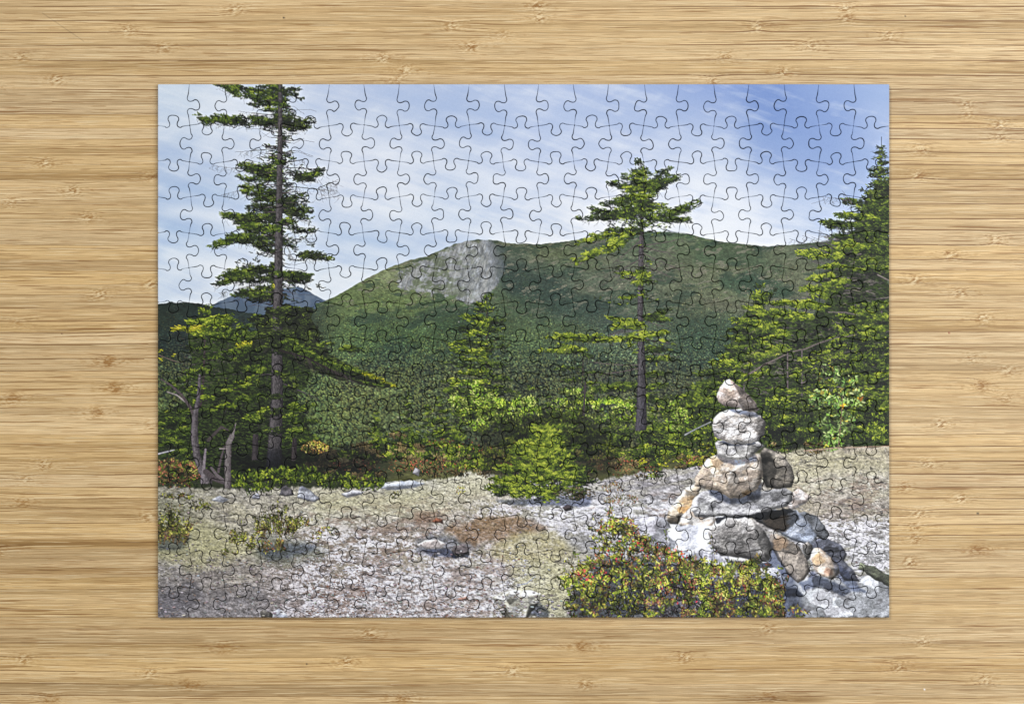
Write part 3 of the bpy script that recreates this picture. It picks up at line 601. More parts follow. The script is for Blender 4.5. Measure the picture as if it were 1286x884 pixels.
    T = [(351, 118, 282, 108, 6, 0), (300, 120, 276, 107, 5, 0), (351, 124, 306, 122, 7, .02), (351, 130, 318, 132, 6, 0), (351, 112, 330, 110, 6, .05), (352, 118, 372, 112, 6, -.08), (362, 118, 378, 124, 5, -.05), (351, 128, 336, 126, 9, .1), (351, 140, 340, 138, 10, .08), (351, 132, 350, 128, 9, .05), (352, 150, 362, 146, 7, -.1),
         (352, 158, 316, 150, 6, -.1), (350, 157, 250, 150, 2.6, -.1), (300, 155, 262, 150, 6, -.02), (262, 155, 248, 146, 5, 0), (285, 154, 272, 147, 6, .05), (305, 152, 285, 150, 6, 0), (345, 155, 318, 152, 6, 0), (352, 160, 386, 160, 7, -.08), (370, 158, 388, 154, 7, -.1), (368, 164, 380, 162, 8, -.1), (352, 150, 372, 152, 6, -.05), (353, 172, 360, 184, 5, -.1), (351, 186, 338, 186, 4, -.05),
         (351, 200, 342, 200, 8, .1), (351, 206, 338, 210, 6, 0), (353, 205, 366, 202, 6, -.1), (350, 222, 302, 210, 6, 0), (345, 218, 315, 212, 9, .04), (348, 222, 325, 222, 9, .06), (350, 228, 320, 226, 8, -.02), (316, 228, 300, 222, 5, 0), (330, 236, 304, 236, 5, -.05), (376, 224, 404, 214, 6, .0), (380, 226, 398, 222, 7, -.02), (372, 222, 392, 228, 6, -.08),
         (350, 248, 306, 242, 7, .02), (350, 244, 330, 240, 7, .08), (350, 252, 320, 252, 5, 0), (352, 252, 378, 248, 8, -.05), (356, 262, 386, 268, 8, -.08), (362, 258, 382, 256, 8, -.08), (352, 266, 376, 272, 6, -.12), (372, 270, 388, 276, 5, -.08),
         (350, 272, 284, 274, 6, .0), (320, 272, 282, 270, 5, .08), (350, 266, 315, 262, 8, -.05), (350, 276, 300, 280, 7, -.06), (350, 290, 300, 288, 8, .14), (345, 290, 308, 284, 8, .14), (345, 290, 330, 290, 6, .16), (352, 282, 368, 280, 6, .12), (366, 286, 378, 292, 6, -.05), (376, 290, 394, 290, 5, -.08),
         (350, 300, 288, 300, 7, .02), (310, 302, 290, 296, 6, .05), (290, 304, 266, 310, 6, .08), (350, 308, 300, 304, 5, -.12), (348, 318, 325, 312, 4, -.15), (378, 322, 415, 326, 6, -.05), (385, 322, 405, 320, 6, -.05), (352, 305, 370, 310, 5, -.2),
         (350, 335, 330, 334, 5, -.05), (350, 338, 297, 344, 6, .0), (320, 346, 275, 350, 7, .05), (300, 352, 268, 358, 4, .05), (300, 345, 284, 346, 6, .12), (350, 346, 310, 336, 6, -.08), (350, 350, 300, 354, 8, -.15), (352, 346, 390, 348, 5, .0), (352, 344, 374, 344, 6, .02), (356, 352, 388, 354, 5, -.18), (350, 360, 322, 366, 6, -.05),
         (350, 368, 296, 372, 6, .14), (330, 370, 300, 368, 5, .16), (350, 374, 315, 378, 6, -.08)]
    for (a, b, c, d, th, br) in T:
        branch(a, b, c, d, th, r, PAL_SHADE if br < -.03 else PAL_MID, br*.9+(.1 if br < -.03 else 0), .08, .9, (46, 40, 40), .04, 4.0, 1.3)
    for k in range(150):                                    # dark inner growth between the tiers
        y = r.uniform(108, 385); hw = np.interp(y, [108, 160, 190, 205, 240, 290, 330, 385], [34, 30, 10, 26, 40, 44, 44, 44])
        x = 350+r.normal(0, .45)*hw; clump(x, y, 8, 4, 46, 0 if x > 350 else 3.14, PAL_SHADE, r, 4.2, .9, -.12)
    for k in range(60):
        y = r.uniform(120, 385); s_ = r.choice([-1, 1]); L_ = r.uniform(12, 46)
        path([(351, y), (351+s_*L_*.6, y+r.normal(0, 3)), (351+s_*L_, y+r.normal(3, 4))], .9, .35, (70, 62, 64), r, .15, .15)
    mass([(335, 385), (388, 385), (400, 425), (412, 445), (440, 462), (478, 482), (470, 487), (432, 478), (395, 462), (360, 448), (318, 438), (325, 410)], 921, dens=.6, col=(26, 31, 20), hi=(48, 58, 28), edge=3)
    trunk(tx, [3.4, 5, 7, 9.5, 11, 13, 14, 17, 21], (92, 87, 88), (28, 26, 28), 3)
    T2 = [(352, 114, 346, 110, 4, -.05), (356, 135, 348, 132, 6, .05), (352, 205, 346, 204, 6, .02), (352, 254, 362, 252, 6, -.05), (350, 288, 342, 290, 6, .12), (352, 280, 362, 280, 4, .12), (345, 318, 352, 316, 4, -.3), (350, 347, 386, 347, 5, .03),
          (352, 395, 336, 388, 5, -.05), (352, 398, 384, 396, 8, -.12), (352, 392, 388, 392, 6, -.05), (352, 408, 380, 404, 8, -.18), (352, 402, 370, 388, 6, -.05), (340, 410, 318, 404, 7, -.05), (352, 425, 390, 420, 8, -.18), (348, 424, 320, 424, 7, -.05), (352, 436, 398, 428, 7, -.15), (352, 440, 405, 438, 8, -.2), (346, 436, 330, 438, 8, -.15), (372, 440, 412, 452, 8, -.2), (380, 428, 400, 420, 5, -.15),
          (385, 440, 415, 455, 10, -.2), (396, 450, 430, 464, 9, -.2), (410, 458, 448, 472, 8, -.15), (425, 466, 460, 480, 7, -.1), (352, 440, 400, 445, 10, -.25), (396, 452, 425, 462, 7, -.1), (410, 460, 445, 472, 6, -.08), (425, 466, 452, 478, 6, -.08), (440, 474, 472, 484, 4, -.05), (460, 483, 496, 485, 2.6, .15), (428, 440, 450, 438, 5, .08), (405, 434, 418, 432, 3, .05), (446, 442, 436, 440, 4, .05),
          (350, 470, 365, 476, 5, -.2), (362, 480, 372, 494, 6, -.1), (350, 520, 330, 522, 6, -.2), (352, 545, 335, 545, 6, -.25), (350, 500, 335, 500, 5, -.2)]
    for (a, b, c, d, th, br) in T2:
        branch(a, b, c, d, th, r, PAL_SHADE if br < -.03 else PAL_MID, br*.7+(.12 if br < -.03 else 0), .0, .9, (40, 34, 34), .05, 4.0, 1.4)
    for u in np.linspace(0, 1, 26):                         # the long low bough sweeping right
        bx = 365+128*u; by = 436+50*u**.8+3*math.sin(u*6); R_ = 11*(1-u)**.7+2.2
        clump(bx, by+1, R_*1.3, R_*.75, R_*R_*7, .5-.4*u, PAL_SHADE, r, 4.2, .7, -.16); clump(bx, by-R_*.45, R_*1.1, R_*.4, R_*R_*2.6, .3, PAL_MID if u < .75 else PAL_YEL, r, 4, .7, .05)
    path([(352, 440), (385, 449), (410, 462), (435, 475), (462, 484), (492, 487)], 3.0, .8, (34, 30, 28), r)
    for k in range(26):
        x = r.uniform(360, 440); y = 436+(x-352)*.42; path([(x, y), (x+r.uniform(2, 8), y+r.uniform(6, 16)), (x+r.uniform(6, 16), y+r.uniform(14, 26))], .8, .3, (58, 52, 50), r, .2)
    clump(343, 360, 3, 3, 20, 0, PAL_YEL, r, 2.5, 1, .2)

def ground_things(r):
    # shrub band behind the ledge
    def band(n, x0, x1, ylo, yhi, pals, brt, R=(5, 11), ln=3.6):
        ys = np.sort(r.uniform(ylo, yhi, n))
        for y in ys:
            x = r.uniform(x0, x1); q = r.uniform(*R)
            clump(x, y, q*1.25, q*.7, q*q*4.2, r.uniform(-2.6, -.5), pals[r.integers(len(pals))], r, ln, 1.0, brt+r.normal(0, .1), .9)
    RED = [(40, 36, 24), (78, 68, 42), (108, 92, 60), (134, 118, 74), (158, 146, 96)]
    band(60, 385, 480, 560, 600, [PAL_SHADE, PAL_SHADE, RED], -.2)
    band(30, 420, 500, 568, 582, [PAL_MID, PAL_LIGHT, RED], .0, (4, 7))
    band(46, 470, 600, 545, 580, [PAL_LIGHT, PAL_MID, RED], .05, (4, 9))
    band(70, 500, 640, 572, 598, [RED, RED, PAL_MID], -.05, (4, 8), 2.6)
    band(60, 560, 650, 562, 588, [PAL_LIGHT, PAL_LIGHT, PAL_MID], .08, (4, 8), 2.8)
    band(90, 590, 860, 505, 560, [PAL_LIGHT, PAL_MID, PAL_MID], .03, (5, 11))
    band(50, 640, 860, 545, 572, [PAL_SHADE, PAL_MID], -.12, (6, 11))
    band(80, 640, 890, 550, 580, [PAL_LIGHT, PAL_MID], .05, (5, 9))
    band(44, 738, 830, 576, 600, [RED, RED, PAL_MID], -.02, (4, 8), 2.6)
    band(40, 790, 905, 560, 584, [PAL_MID, PAL_LIGHT, PAL_YEL], .0, (5, 8))
    band(30, 850, 905, 570, 588, [RED, PAL_YEL], -.05, (4, 6), 2.6)
    band(70, 840, 905, 500, 560, [PAL_MID, PAL_LIGHT, PAL_SHADE], .0, (6, 10))
    band(90, 960, 1116, 500, 556, [PAL_MID, PAL_LIGHT, PAL_SHADE], .0, (6, 10))
    band(26, 966, 1010, 540, 560, [PAL_SHADE], -.15, (6, 9))
    band(22, 965, 1040, 556, 570, [RED, PAL_MID], -.02, (4, 6), 2.6)
    band(22, 1060, 1116, 538, 552, [PAL_MID, PAL_LIGHT], .0, (5, 8))
    for (x, y, rx, ry, s) in [(590, 512, 26, 30, 0), (722, 512, 30, 22, .06), (770, 520, 28, 18, .12), (660, 520, 22, 18, .02), (620, 520, 22, 22, .05), (700, 545, 24, 14, 0), (850, 525, 14, 18, 0)]:
        leaves(x, y, rx, ry, 700, [(150, 170, 60), (110, 140, 40), (80, 105, 30), (170, 185, 90), (50, 66, 22)], r, 2.4, 1.3, True, .35)
    # red flecks
    for (x, y, rx, ry, n) in [(550, 556, 16, 6, 40), (640, 585, 14, 6, 60), (540, 585, 50, 8, 120), (470, 585, 60, 8, 80), (790, 588, 40, 10, 160), (880, 580, 20, 7, 90), (215, 590, 20, 15, 140), (620, 560, 80, 10, 60)]:
        leaves(x, y, rx, ry, n, [(160, 100, 70), (170, 84, 62), (150, 120, 74)], r, 1.5, .9)
    # trunk foot re-stated over the band
    path([(735, 480), (733, 520)], 2, 2.4, (60, 54, 52), r)
    trunk([(806, 500), (805, 537)], [11, 14], (88, 84, 92), (28, 26, 30), 16)
    # birch-like saplings on the right
    for (x, y) in [(1040, 470), (1062, 476), (1030, 500), (1050, 500), (1072, 500), (1040, 530), (1060, 530), (1046, 552)]:
        leaves(x, y, 14, 13, 120, [(130, 158, 80), (104, 136, 54), (150, 172, 104), (90, 122, 60), (160, 150, 64)], r, 4, 2.2, False, .38)
    for (x, y) in [(1079, 502), (1060, 510)]: leaves(x, y, 2.5, 2.5, 5, [(210, 150, 40), (200, 130, 40)], r, 3.4, 2.2)
    path([(1053, 560), (1056, 530), (1058, 500)], 1.4, .8, (110, 90, 74), r)
    path([(1010, 566), (1060, 562), (1116, 560)], 1.6, 1.0, (176, 150, 130), r, .2, .04)
    path([(860, 546), (875, 538), (892, 530)], 1.6, 1.0, (128, 132, 128), r)
    # left floor under the trees
    for (x, y, rx, ry) in [(400, 580, 70, 16), (340, 590, 30, 12), (300, 585, 20, 16)]:
        shade([(x-rx, y-ry), (x+rx, y-ry), (x+rx, y+ry*.6), (x-rx, y+ry*.6)], .5, 9, 4)
    for (x0, x1, y0, y1, n) in [(292, 350, 592, 612, 40), (350, 402, 590, 605, 30), (400, 480, 596, 614, 46), (312, 345, 606, 618, 14), (345, 390, 586, 596, 20)]:
        ys = np.sort(r.uniform(y0, y1, n))
        for y in ys: clump(r.uniform(x0, x1), y, 8, 5, 70, -1.4, PAL_LIGHT, r, 4, .9, -.02)
    for k in range(40):
        clump(r.uniform(200, 262), r.uniform(575, 612), 8, 5, 60, -1.5, [RED, PAL_MID, PAL_LIGHT][r.integers(3)], r, 3, 1, -.1)
    leaves(225, 598, 30, 16, 420, [(130, 110, 60), (110, 120, 40), (150, 90, 70), (80, 70, 46), (140, 140, 70)], r, 2.2, 1.2, True, .3)
    # bare twisted trunks at left
    g1, g2 = (112, 105, 108), (44, 40, 42)
    path([(210, 492), (222, 496), (232, 504)], 1.0, 1.8, (140, 132, 130), r)
    path([(202, 476), (215, 484), (228, 496), (238, 510), (243, 520)], 1.6, 4.0, (74, 66, 66), r)
    trunk([(251, 470), (249, 500), (245, 520), (244, 545), (247, 570), (254, 590), (262, 604)], [2, 3.5, 6, 8, 8, 9, 10], g1, g2, 21)
    path([(254, 605), (256, 585), (258, 565)], 4.5, 2.2, (120, 112, 116), r)
    path([(258, 592), (268, 600), (284, 606)], 7, 6, (76, 68, 70), r)
    path([(284, 606), (272, 596), (266, 588)], 4, 3, (96, 88, 90), r)
    trunk([(292, 545), (287, 555), (286, 580), (286, 610)], [5, 6, 6.5, 7], (126, 119, 118), (66, 60, 61), 23)
    path([(286, 560), (292, 548), (296, 532)], 4.5, .8, (112, 106, 104), r)
    path([(286, 540), (278, 536), (268, 546), (262, 552)], 2.5, 4, (66, 60, 58), r)
    path([(274, 592), (278, 574), (282, 560)], 3, 1.5, (78, 70, 72), r)
    path([(276, 563), (284, 563)], 1.2, .8, (150, 140, 136), r)
    path([(198, 570), (210, 567), (218, 565)], 1.4, .8, (168, 168, 172), r)
    trunk([(321, 545), (320, 575)], [6, 7], (64, 58, 60), (30, 26, 28), 24)
    trunk([(370, 550), (369, 575)], [5, 5], (62, 56, 56), (30, 26, 28), 25)
    leaves(395, 562, 18, 8, 150, [(170, 160, 60), (190, 140, 80), (120, 130, 50)], r, 2, 1.2)
    # low rocks on the ledge
    R = rock
    R([(373, 625), (376, 612), (380, 610), (392, 617), (402, 626), (396, 630)], 301, [(126, 128, 140), (150, 152, 160)], .4, (-.5, -.6), .7, 3)
    R([(350, 622), (353, 612), (360, 609), (367, 614), (369, 622)], 302, [(74, 72, 76), (104, 100, 104)], .4, (-.5, -.6), 1.2, 3)
    R([(316, 626), (318, 621), (324, 619), (327, 623), (326, 627)], 303, [(136, 138, 148), (150, 150, 160)], .4, (-.4, -.7), .6, 2)
    R([(265, 628), (276, 622), (288, 627), (280, 631)], 304, [(150, 152, 162), (170, 172, 180)], .5)
    R([(428, 620), (444, 615), (458, 617), (454, 621), (436, 625)], 305, [(150, 150, 156), (170, 170, 176)], .5)
    R([(478, 614), (484, 606), (500, 604), (520, 603), (534, 607), (520, 612), (500, 615)], 306, [(150, 156, 168), (172, 176, 184)], .55)
    R([(518, 594), (522, 587), (528, 590), (526, 598)], 307, [(140, 138, 142), (160, 158, 160)], .5)
    R([(523, 684), (534, 678), (549, 677), (560, 683), (554, 688), (538, 689)], 308, [(196, 188, 188), (176, 166, 164)], .6, (-.3, -.8), .5, 3)
    R([(542, 655), (548, 650), (556, 652), (557, 658)], 309, [(110, 72, 56), (90, 60, 48)], .5)
    R([(567, 690), (572, 685), (582, 683), (590, 687), (588, 695), (576, 699), (569, 696)], 310, [(104, 96, 98), (84, 78, 80)], .35, (-.2, -.8), .8, 3)
    shade([(566, 696), (590, 694), (588, 700), (568, 701)], .45, 1)
    shade([(528, 690), (560, 688), (580, 700), (540, 698)], .62, 1.5)
    R([(706, 637), (712, 633), (718, 635), (719, 640), (710, 642)], 311, [(100, 88, 90), (80, 72, 76)], .4)
    R([(735, 637), (740, 634), (748, 635), (746, 639)], 312, [(196, 186, 186), (200, 190, 190)], .6)
    R([(618, 750), (628, 744), (645, 740), (668, 741), (680, 745), (676, 758), (664, 775), (642, 776), (634, 764), (622, 758)], 313, [(164, 161, 148), (178, 176, 166), (196, 194, 194)], .5, (-.2, -.85), 1.0, 6, [([(620, 750), (645, 740), (668, 741), (678, 746), (655, 750), (630, 754)], 1.35), ([(664, 760), (676, 756), (672, 776), (660, 776)], .45)])
    R([(624, 757), (634, 764), (642, 776), (636, 776), (628, 768)], 314, [(104, 100, 90), (116, 110, 100)], .4)
    shade([(664, 772), (676, 755), (690, 768), (688, 776)], .55, 2)
    R([(328, 776), (326, 768), (332, 765), (340, 768), (346, 776)], 315, [(92, 88, 84), (120, 116, 112)], .4, rough=1.2)
    R([(342, 776), (344, 767), (350, 764), (358, 769), (362, 776)], 316, [(176, 180, 194), (196, 198, 208)], .5)
    R([(550, 776), (556, 768), (564, 769), (558, 776)], 317, [(160, 152, 158), (180, 172, 176)], .5)
    R([(574, 752), (586, 748), (588, 753), (578, 755)], 318, [(150, 118, 108), (160, 130, 120)], .5)
    path([(650, 735), (662, 732), (672, 724)], 1.4, .8, (168, 172, 184), r)
    # small pale pebbles
    n = 900; x = r.uniform(380, 660, n); y = 690+85*r.random(n)**.7; f = np.float32
    c = np.where(r.random((n, 1)) < .7, C(206, 204, 212)[None], C(128, 92, 78)[None])*r.uniform(.75, 1.1, (n, 1))
    strokes((x+.5).astype(f), (y+.7).astype(f), r.uniform(0, 2, n).astype(f), np.zeros(n, f), np.tile(C(92, 78, 74), (n, 1)), .9, False, .3)
    strokes(x.astype(f), y.astype(f), r.uniform(0, 2, n).astype(f), r.normal(0, .3, n).astype(f), c.astype(f), r.uniform(.5, 1.6, n), False)
    n = 500; x = r.uniform(200, 420, n); y = 700+75*r.random(n)
    c = np.array([(170, 166, 172), (72, 66, 68), (140, 116, 104)], f)[r.integers(0, 3, n)]
    strokes(x.astype(f), y.astype(f), r.uniform(-1, 2.4, n).astype(f), r.normal(0, .8, n).astype(f), c, r.uniform(.4, 1.2, n), False, .25)
    n = 1300; x = r.uniform(198, 1116, n); y = 600+175*r.random(n)**.8; k = (y > np.interp(x, [198, 480, 600, 850, 960, 1116], [622, 618, 604, 598, 580, 566])); x, y = x[k], y[k]; n = len(x); f = np.float32
    sz = np.interp(y, [600, 775], [.4, 1.5])*r.uniform(.5, 1.3, n); b_ = r.uniform(.62, 1.12, (n, 1))
    strokes((x+.4*sz).astype(f), (y+.6*sz).astype(f), (sz*1.4).astype(f), np.zeros(n, f), np.tile(C(72, 66, 66), (n, 1)), sz, False, .2)
    strokes(x.astype(f), y.astype(f), (sz*1.3).astype(f), r.normal(0, .2, n).astype(f), (C(176, 172, 172)*b_+r.normal(0, 6, (n, 3))).astype(f), sz*.9, False, .1)
    n = 1400; x = r.uniform(198, 1116, n); y = 612+163*r.random(n); L_ = np.interp(y, [600, 775], [1, 4])*r.uniform(.5, 1.3, n); a_ = r.uniform(-.6, .6, n)
    strokes(x.astype(f), y.astype(f), (np.cos(a_)*L_).astype(f), (np.sin(a_)*L_*.6).astype(f), np.array([(96, 84, 74), (150, 140, 118), (66, 60, 58)], f)[r.integers(0, 3, n)], .45, True, .2)
    # left low leafy bushes
    BR = [(104, 112, 46), (80, 90, 34), (52, 56, 28), (112, 118, 44), (62, 66, 32), (140, 138, 60), (168, 162, 84), (132, 106, 66), (128, 84, 60)]
    shade([(198, 664), (220, 662), (240, 672), (230, 690), (198, 692)], .6, 5); shade([(322, 690), (340, 684), (362, 682), (400, 684), (386, 694), (352, 703), (334, 702)], .72, 5)
    def bush(cx, base, hw, ht, n, seed_n=16):
        for k in range(n):
            u = r.uniform(-1, 1); bx = cx+u*hw*.75+r.normal(0, 1.5); by = base-r.random()*ht*.45*(1-abs(u)*.4)
            H = ht*(1-.55*u*u)*r.uniform(.3, .75)
            sprig(bx, by, bx+u*hw*.3+r.normal(0, 3.5), by-H, r, int(seed_n*r.uniform(.6, 1.3)), BR, 3.0, 1.5, 1.6)
    bush(214, 684, 26, 52, 62, 17); bush(250, 642, 14, 16, 12, 9); bush(222, 628, 20, 10, 10, 10)
    bush(346, 676, 30, 44, 54, 15); bush(304, 686, 18, 30, 24, 11); bush(338, 694, 26, 22, 22, 12); bush(374, 664, 14, 20, 10, 9); bush(289, 698, 8, 12, 5, 8)
    leaves(412, 668, 13, 7, 120, BR, r, 2.4, 1.2, True, .2); leaves(398, 674, 7, 7, 50, BR, r, 2.4, 1.2)
    leaves(578, 615, 6, 6, 50, BR, r, 2, 1.1); leaves(496, 622, 6, 5, 40, BR, r, 2, 1.1)
    # bright young fir in the middle
    shade([(622, 628), (745, 622), (740, 636), (640, 634)], .6, 3)
    shade([(600, 540), (650, 520), (735, 520), (780, 560), (770, 598), (610, 600)], .62, 9, 41, (1, 1, 1))
    for k in range(40): clump(r.uniform(660, 742), r.uniform(598, 628), 9, 5, 70, 0, PAL_SHADE, r, 3.6, 1, -.2)
    F = []
    for k in range(150):
        t = r.random(); y = 540+84*t; hw = np.interp(y, [538, 560, 590, 610, 628], [8, 30, 52, 62, 50]); cx = np.interp(y, [540, 600, 628], [686, 686, 672])
        x = cx+r.uniform(-1, 1)*hw; F.append((y, x, (x-cx)/hw))
    for (y, x, u) in sorted(F):
        s = 1 if u > 0 else -1; L = r.uniform(8, 16)
        br = .14-.22*max(u, 0)+r.normal(0, .05)-.1*(y > 615)
        branch(x-s*L*.4, y+2, x+s*L*.6, y-3+r.normal(0, 2), r.uniform(4, 6.5), r, PAL_LIGHT if u < .55 else PAL_MID, br, .0, .8, (50, 46, 30), .02, 4.4, .8)
    for k in range(14): clump(r.uniform(614, 700), r.uniform(606, 628), 8, 4, 70, 0, PAL_LIGHT, r, 4.4, .8, .1)
    leaves(722, 620, 26, 8, 200, [(70, 60, 46), (96, 84, 60), (60, 66, 36)], r, 2, 1.1)
    leaves(780, 628, 22, 7, 260, [(110, 104, 60), (90, 92, 46), (120, 84, 60), (70, 70, 40)], r, 2.2, 1.1, True, .2)
    leaves(770, 612, 14, 8, 140, [(110, 104, 60), (130, 96, 60), (70, 70, 40)], r, 2.2, 1.1, True, .2)

def cairn(r):
    W1, W2 = (222, 218, 216), (176, 170, 168)
    # pale slab and light under the cairn
    rock([(838, 652), (860, 640), (900, 640), (930, 652), (960, 680), (980, 700), (1010, 740), (1020, 776), (1000, 776), (960, 730), (900, 706), (840, 690), (834, 668)], 400, [(220, 221, 230), (196, 198, 208), (230, 230, 238)], .5, (-.4, -.7), 1.3, 8)
    rock([(788, 655), (806, 646), (836, 650), (846, 668), (845, 690), (800, 688), (786, 670)], 401, [(180, 180, 188), (150, 148, 156)], .5, (-.4, -.7), 1.3, 6)
    # grey foreground slab right
    rock([(990, 734), (1000, 728), (1030, 722), (1060, 730), (1100, 720), (1118, 726), (1118, 776), (984, 776)], 402, [(134, 136, 140), (156, 158, 164), (118, 118, 122)], .55, (-.4, -.6), 1.0, 5)
    rock([(1080, 706), (1100, 712), (1118, 724), (1118, 737), (1096, 726), (1078, 714)], 403, [(96, 100, 84), (78, 80, 72)], .4)
    # shaded jumble on the right
    rock([(1018, 676), (1040, 676), (1056, 684), (1064, 696), (1060, 704), (1072, 716), (1080, 730), (1060, 728), (1040, 704), (1020, 690)], 404, [(98, 100, 112), (76, 78, 88)], .4, (-.4, -.7), 1.8, 4)
    rock([(1000, 646), (1010, 642), (1026, 648), (1036, 660), (1042, 672), (1034, 678), (1022, 672), (1012, 658)], 405, [(112, 115, 122), (88, 90, 95)], .4, (-.4, -.7), 1.2, 4)
    rock([(980, 634), (990, 622), (1002, 613), (1010, 618), (1020, 624), (1012, 632), (996, 640)], 406, [(200, 194, 194), (170, 158, 152)], .55, (-.4, -.7), 1.2, 5)
    rock([(945, 640), (1000, 640), (1018, 658), (1026, 676), (1020, 684), (1000, 680), (975, 668), (950, 655)], 407, [(150, 158, 176), (176, 182, 196)], .45, (-.35, -.7), 1.2, 5, [([(945, 640), (1000, 640), (1004, 652), (985, 668), (950, 660)], .48)], [(975, 656, 20, (110, 90, 70))])
    rock([(966, 672), (976, 670), (988, 676), (1004, 686), (1014, 702), (1018, 716), (1010, 728), (1002, 732), (990, 722), (980, 706), (970, 690)], 408, [(160, 150, 141), (138, 130, 124), (172, 162, 152)], .42, (-.5, -.55), 1.4, 5, [([(1004, 690), (1018, 716), (1008, 730), (998, 716)], .75)], [(980, 682, 12, (170, 142, 116))])
    rock([(1008, 684), (1014, 680), (1020, 684), (1020, 696), (1014, 704), (1009, 694)], 409, [(120, 118, 116), (100, 96, 94)], .4)
    rock([(1018, 698), (1022, 688), (1030, 688), (1044, 700), (1054, 712), (1055, 720), (1046, 728), (1034, 724), (1022, 714)], 410, [(208, 194, 182), (186, 170, 156), (214, 206, 200)], .45, (-.5, -.55), 1.1, 5, [([(1044, 712), (1055, 714), (1050, 728), (1040, 727)], .55)], [(1028, 702, 10, (196, 166, 130)), (1040, 718, 7, (168, 132, 112))])
    shade([(966, 680), (970, 680), (982, 706), (996, 726), (984, 724), (966, 706)], .55, 1.5, 3)
    shade([(1002, 732), (1014, 728), (1020, 716), (1034, 726), (1048, 730), (1070, 742), (1060, 748), (1030, 736), (1010, 742)], .6, 2, 4)
    shade([(1044, 700), (1064, 716), (1080, 738), (1090, 744), (1070, 742), (1050, 722)], .72, 2, 5)
    shade([(972, 742), (984, 736), (1000, 738), (1010, 748), (990, 750), (976, 748)], .4, 1.5, 6)
    # left tan stone
    rock([(836, 652), (840, 640), (852, 624), (862, 612), (872, 608), (880, 612), (876, 630), (866, 645), (852, 658), (842, 658)], 411, [(184, 168, 148), (194, 182, 166), (206, 200, 196)], .48, (-.5, -.6), 1.2, 5, [([(838, 650), (856, 646), (852, 660), (840, 658)], .5)], [(864, 630, 14, (190, 158, 118)), (858, 640, 8, (180, 140, 92))])
    rock([(852, 658), (858, 646), (870, 634), (890, 640), (902, 652), (890, 664), (870, 664), (856, 662)], 412, [W1, (214, 196, 180)], .5, (-.4, -.7), 1.0, 5)
    rock([(838, 664), (866, 658), (896, 660), (900, 676), (888, 694), (860, 704), (842, 690)], 418, [(214, 216, 226), (190, 192, 204)], .52, (-.45, -.65), 1.2, 6)
    rock([(870, 692), (884, 680), (896, 678), (914, 694), (920, 712), (896, 716), (880, 706)], 413, [(214, 214, 224), (190, 190, 202)], .5, (-.4, -.7), 1.0, 6, [([(896, 680), (906, 700), (902, 716), (890, 700)], .8)])
    # grey boulder, front
    rock([(889, 668), (896, 658), (912, 650), (936, 648), (944, 652), (958, 664), (966, 676), (970, 690), (966, 704), (950, 706), (930, 700), (905, 698), (893, 684)], 414, [(166, 163, 163), (180, 176, 173), (146, 142, 141)], .40, (-.45, -.75), 1.5, 8, [([(946, 654), (962, 666), (972, 692), (966, 706), (956, 690), (948, 668)], .68), ([(892, 684), (930, 692), (964, 696), (964, 708), (900, 702)], .8)])
    shade([(918, 704), (950, 706), (966, 706), (972, 712), (940, 712), (920, 710)], .35, 1, 7)
    # wide slab
    rock([(868, 640), (870, 628), (880, 618), (898, 614), (912, 618), (930, 620), (960, 616), (985, 612), (996, 618), (996, 628), (988, 636), (966, 642), (945, 648), (920, 650), (900, 648), (884, 650), (872, 648)], 415, [(182, 181, 184), (156, 155, 160), (200, 199, 200)], .42, (-.4, -.75), 1.5, 5, [([(912, 616), (945, 618), (950, 630), (920, 636)], .72), ([(940, 618), (996, 616), (998, 632), (985, 640), (955, 636)], .88)])
    shade([(898, 651), (920, 648), (940, 646), (960, 642), (992, 638), (998, 642), (970, 652), (950, 654), (944, 650), (914, 650), (900, 658)], .28, 1.2, 8)
    # dark stone, right of centre
    rock([(955, 568), (960, 562), (972, 566), (986, 574), (994, 586), (998, 600), (994, 612), (980, 614), (962, 612), (957, 596)], 416, [(98, 93, 86), (82, 78, 74), (112, 106, 98)], .42, (-.3, -.7), 1.4, 6, [([(944, 566), (968, 568), (976, 590), (970, 616), (944, 616)], .62), ([(944, 570), (962, 570), (964, 614), (944, 614)], .75), ([(966, 566), (986, 572), (992, 584), (980, 584), (968, 574)], 1.4)])
    shade([(888, 614), (958, 606), (954, 626), (930, 633), (916, 633), (892, 622)], .5, 2, 32)
    # big tan boulder
    rock([(872, 610), (874, 598), (884, 582), (892, 574), (902, 570), (920, 574), (940, 574), (950, 570), (956, 574), (958, 590), (956, 606), (948, 616), (930, 626), (918, 626), (900, 616), (888, 614)], 417, [(190, 174, 156), (168, 154, 142), (204, 194, 184)], .42, (-.45, -.65), 1.4, 8, [([(924, 592), (934, 590), (928, 606), (914, 624), (908, 618), (920, 604)], 1.0), ([(928, 606), (956, 596), (956, 608), (930, 626), (918, 624)], .78), ([(922, 590), (930, 606), (918, 624), (912, 612)], .66)], [(898, 580, 12, (186, 160, 130)), (940, 620, 8, (180, 140, 90))])
    shade([(898, 570), (948, 570), (951, 579), (926, 584), (904, 578)], .62, 1.5, 31)
    # flat stone
    rock([(898, 556), (902, 553), (910, 552), (930, 556), (952, 554), (960, 560), (950, 568), (940, 576), (926, 578), (910, 576), (901, 570)], 421, [(214, 211, 208), (194, 191, 189), (178, 176, 178)], .45, (-.4, -.75), 1.2, 5, [([(940, 556), (962, 558), (946, 572), (938, 566)], .72)])
    shade([(902, 556), (920, 560), (940, 559), (950, 556), (940, 556), (922, 557), (908, 553)], .45, .8, 9)
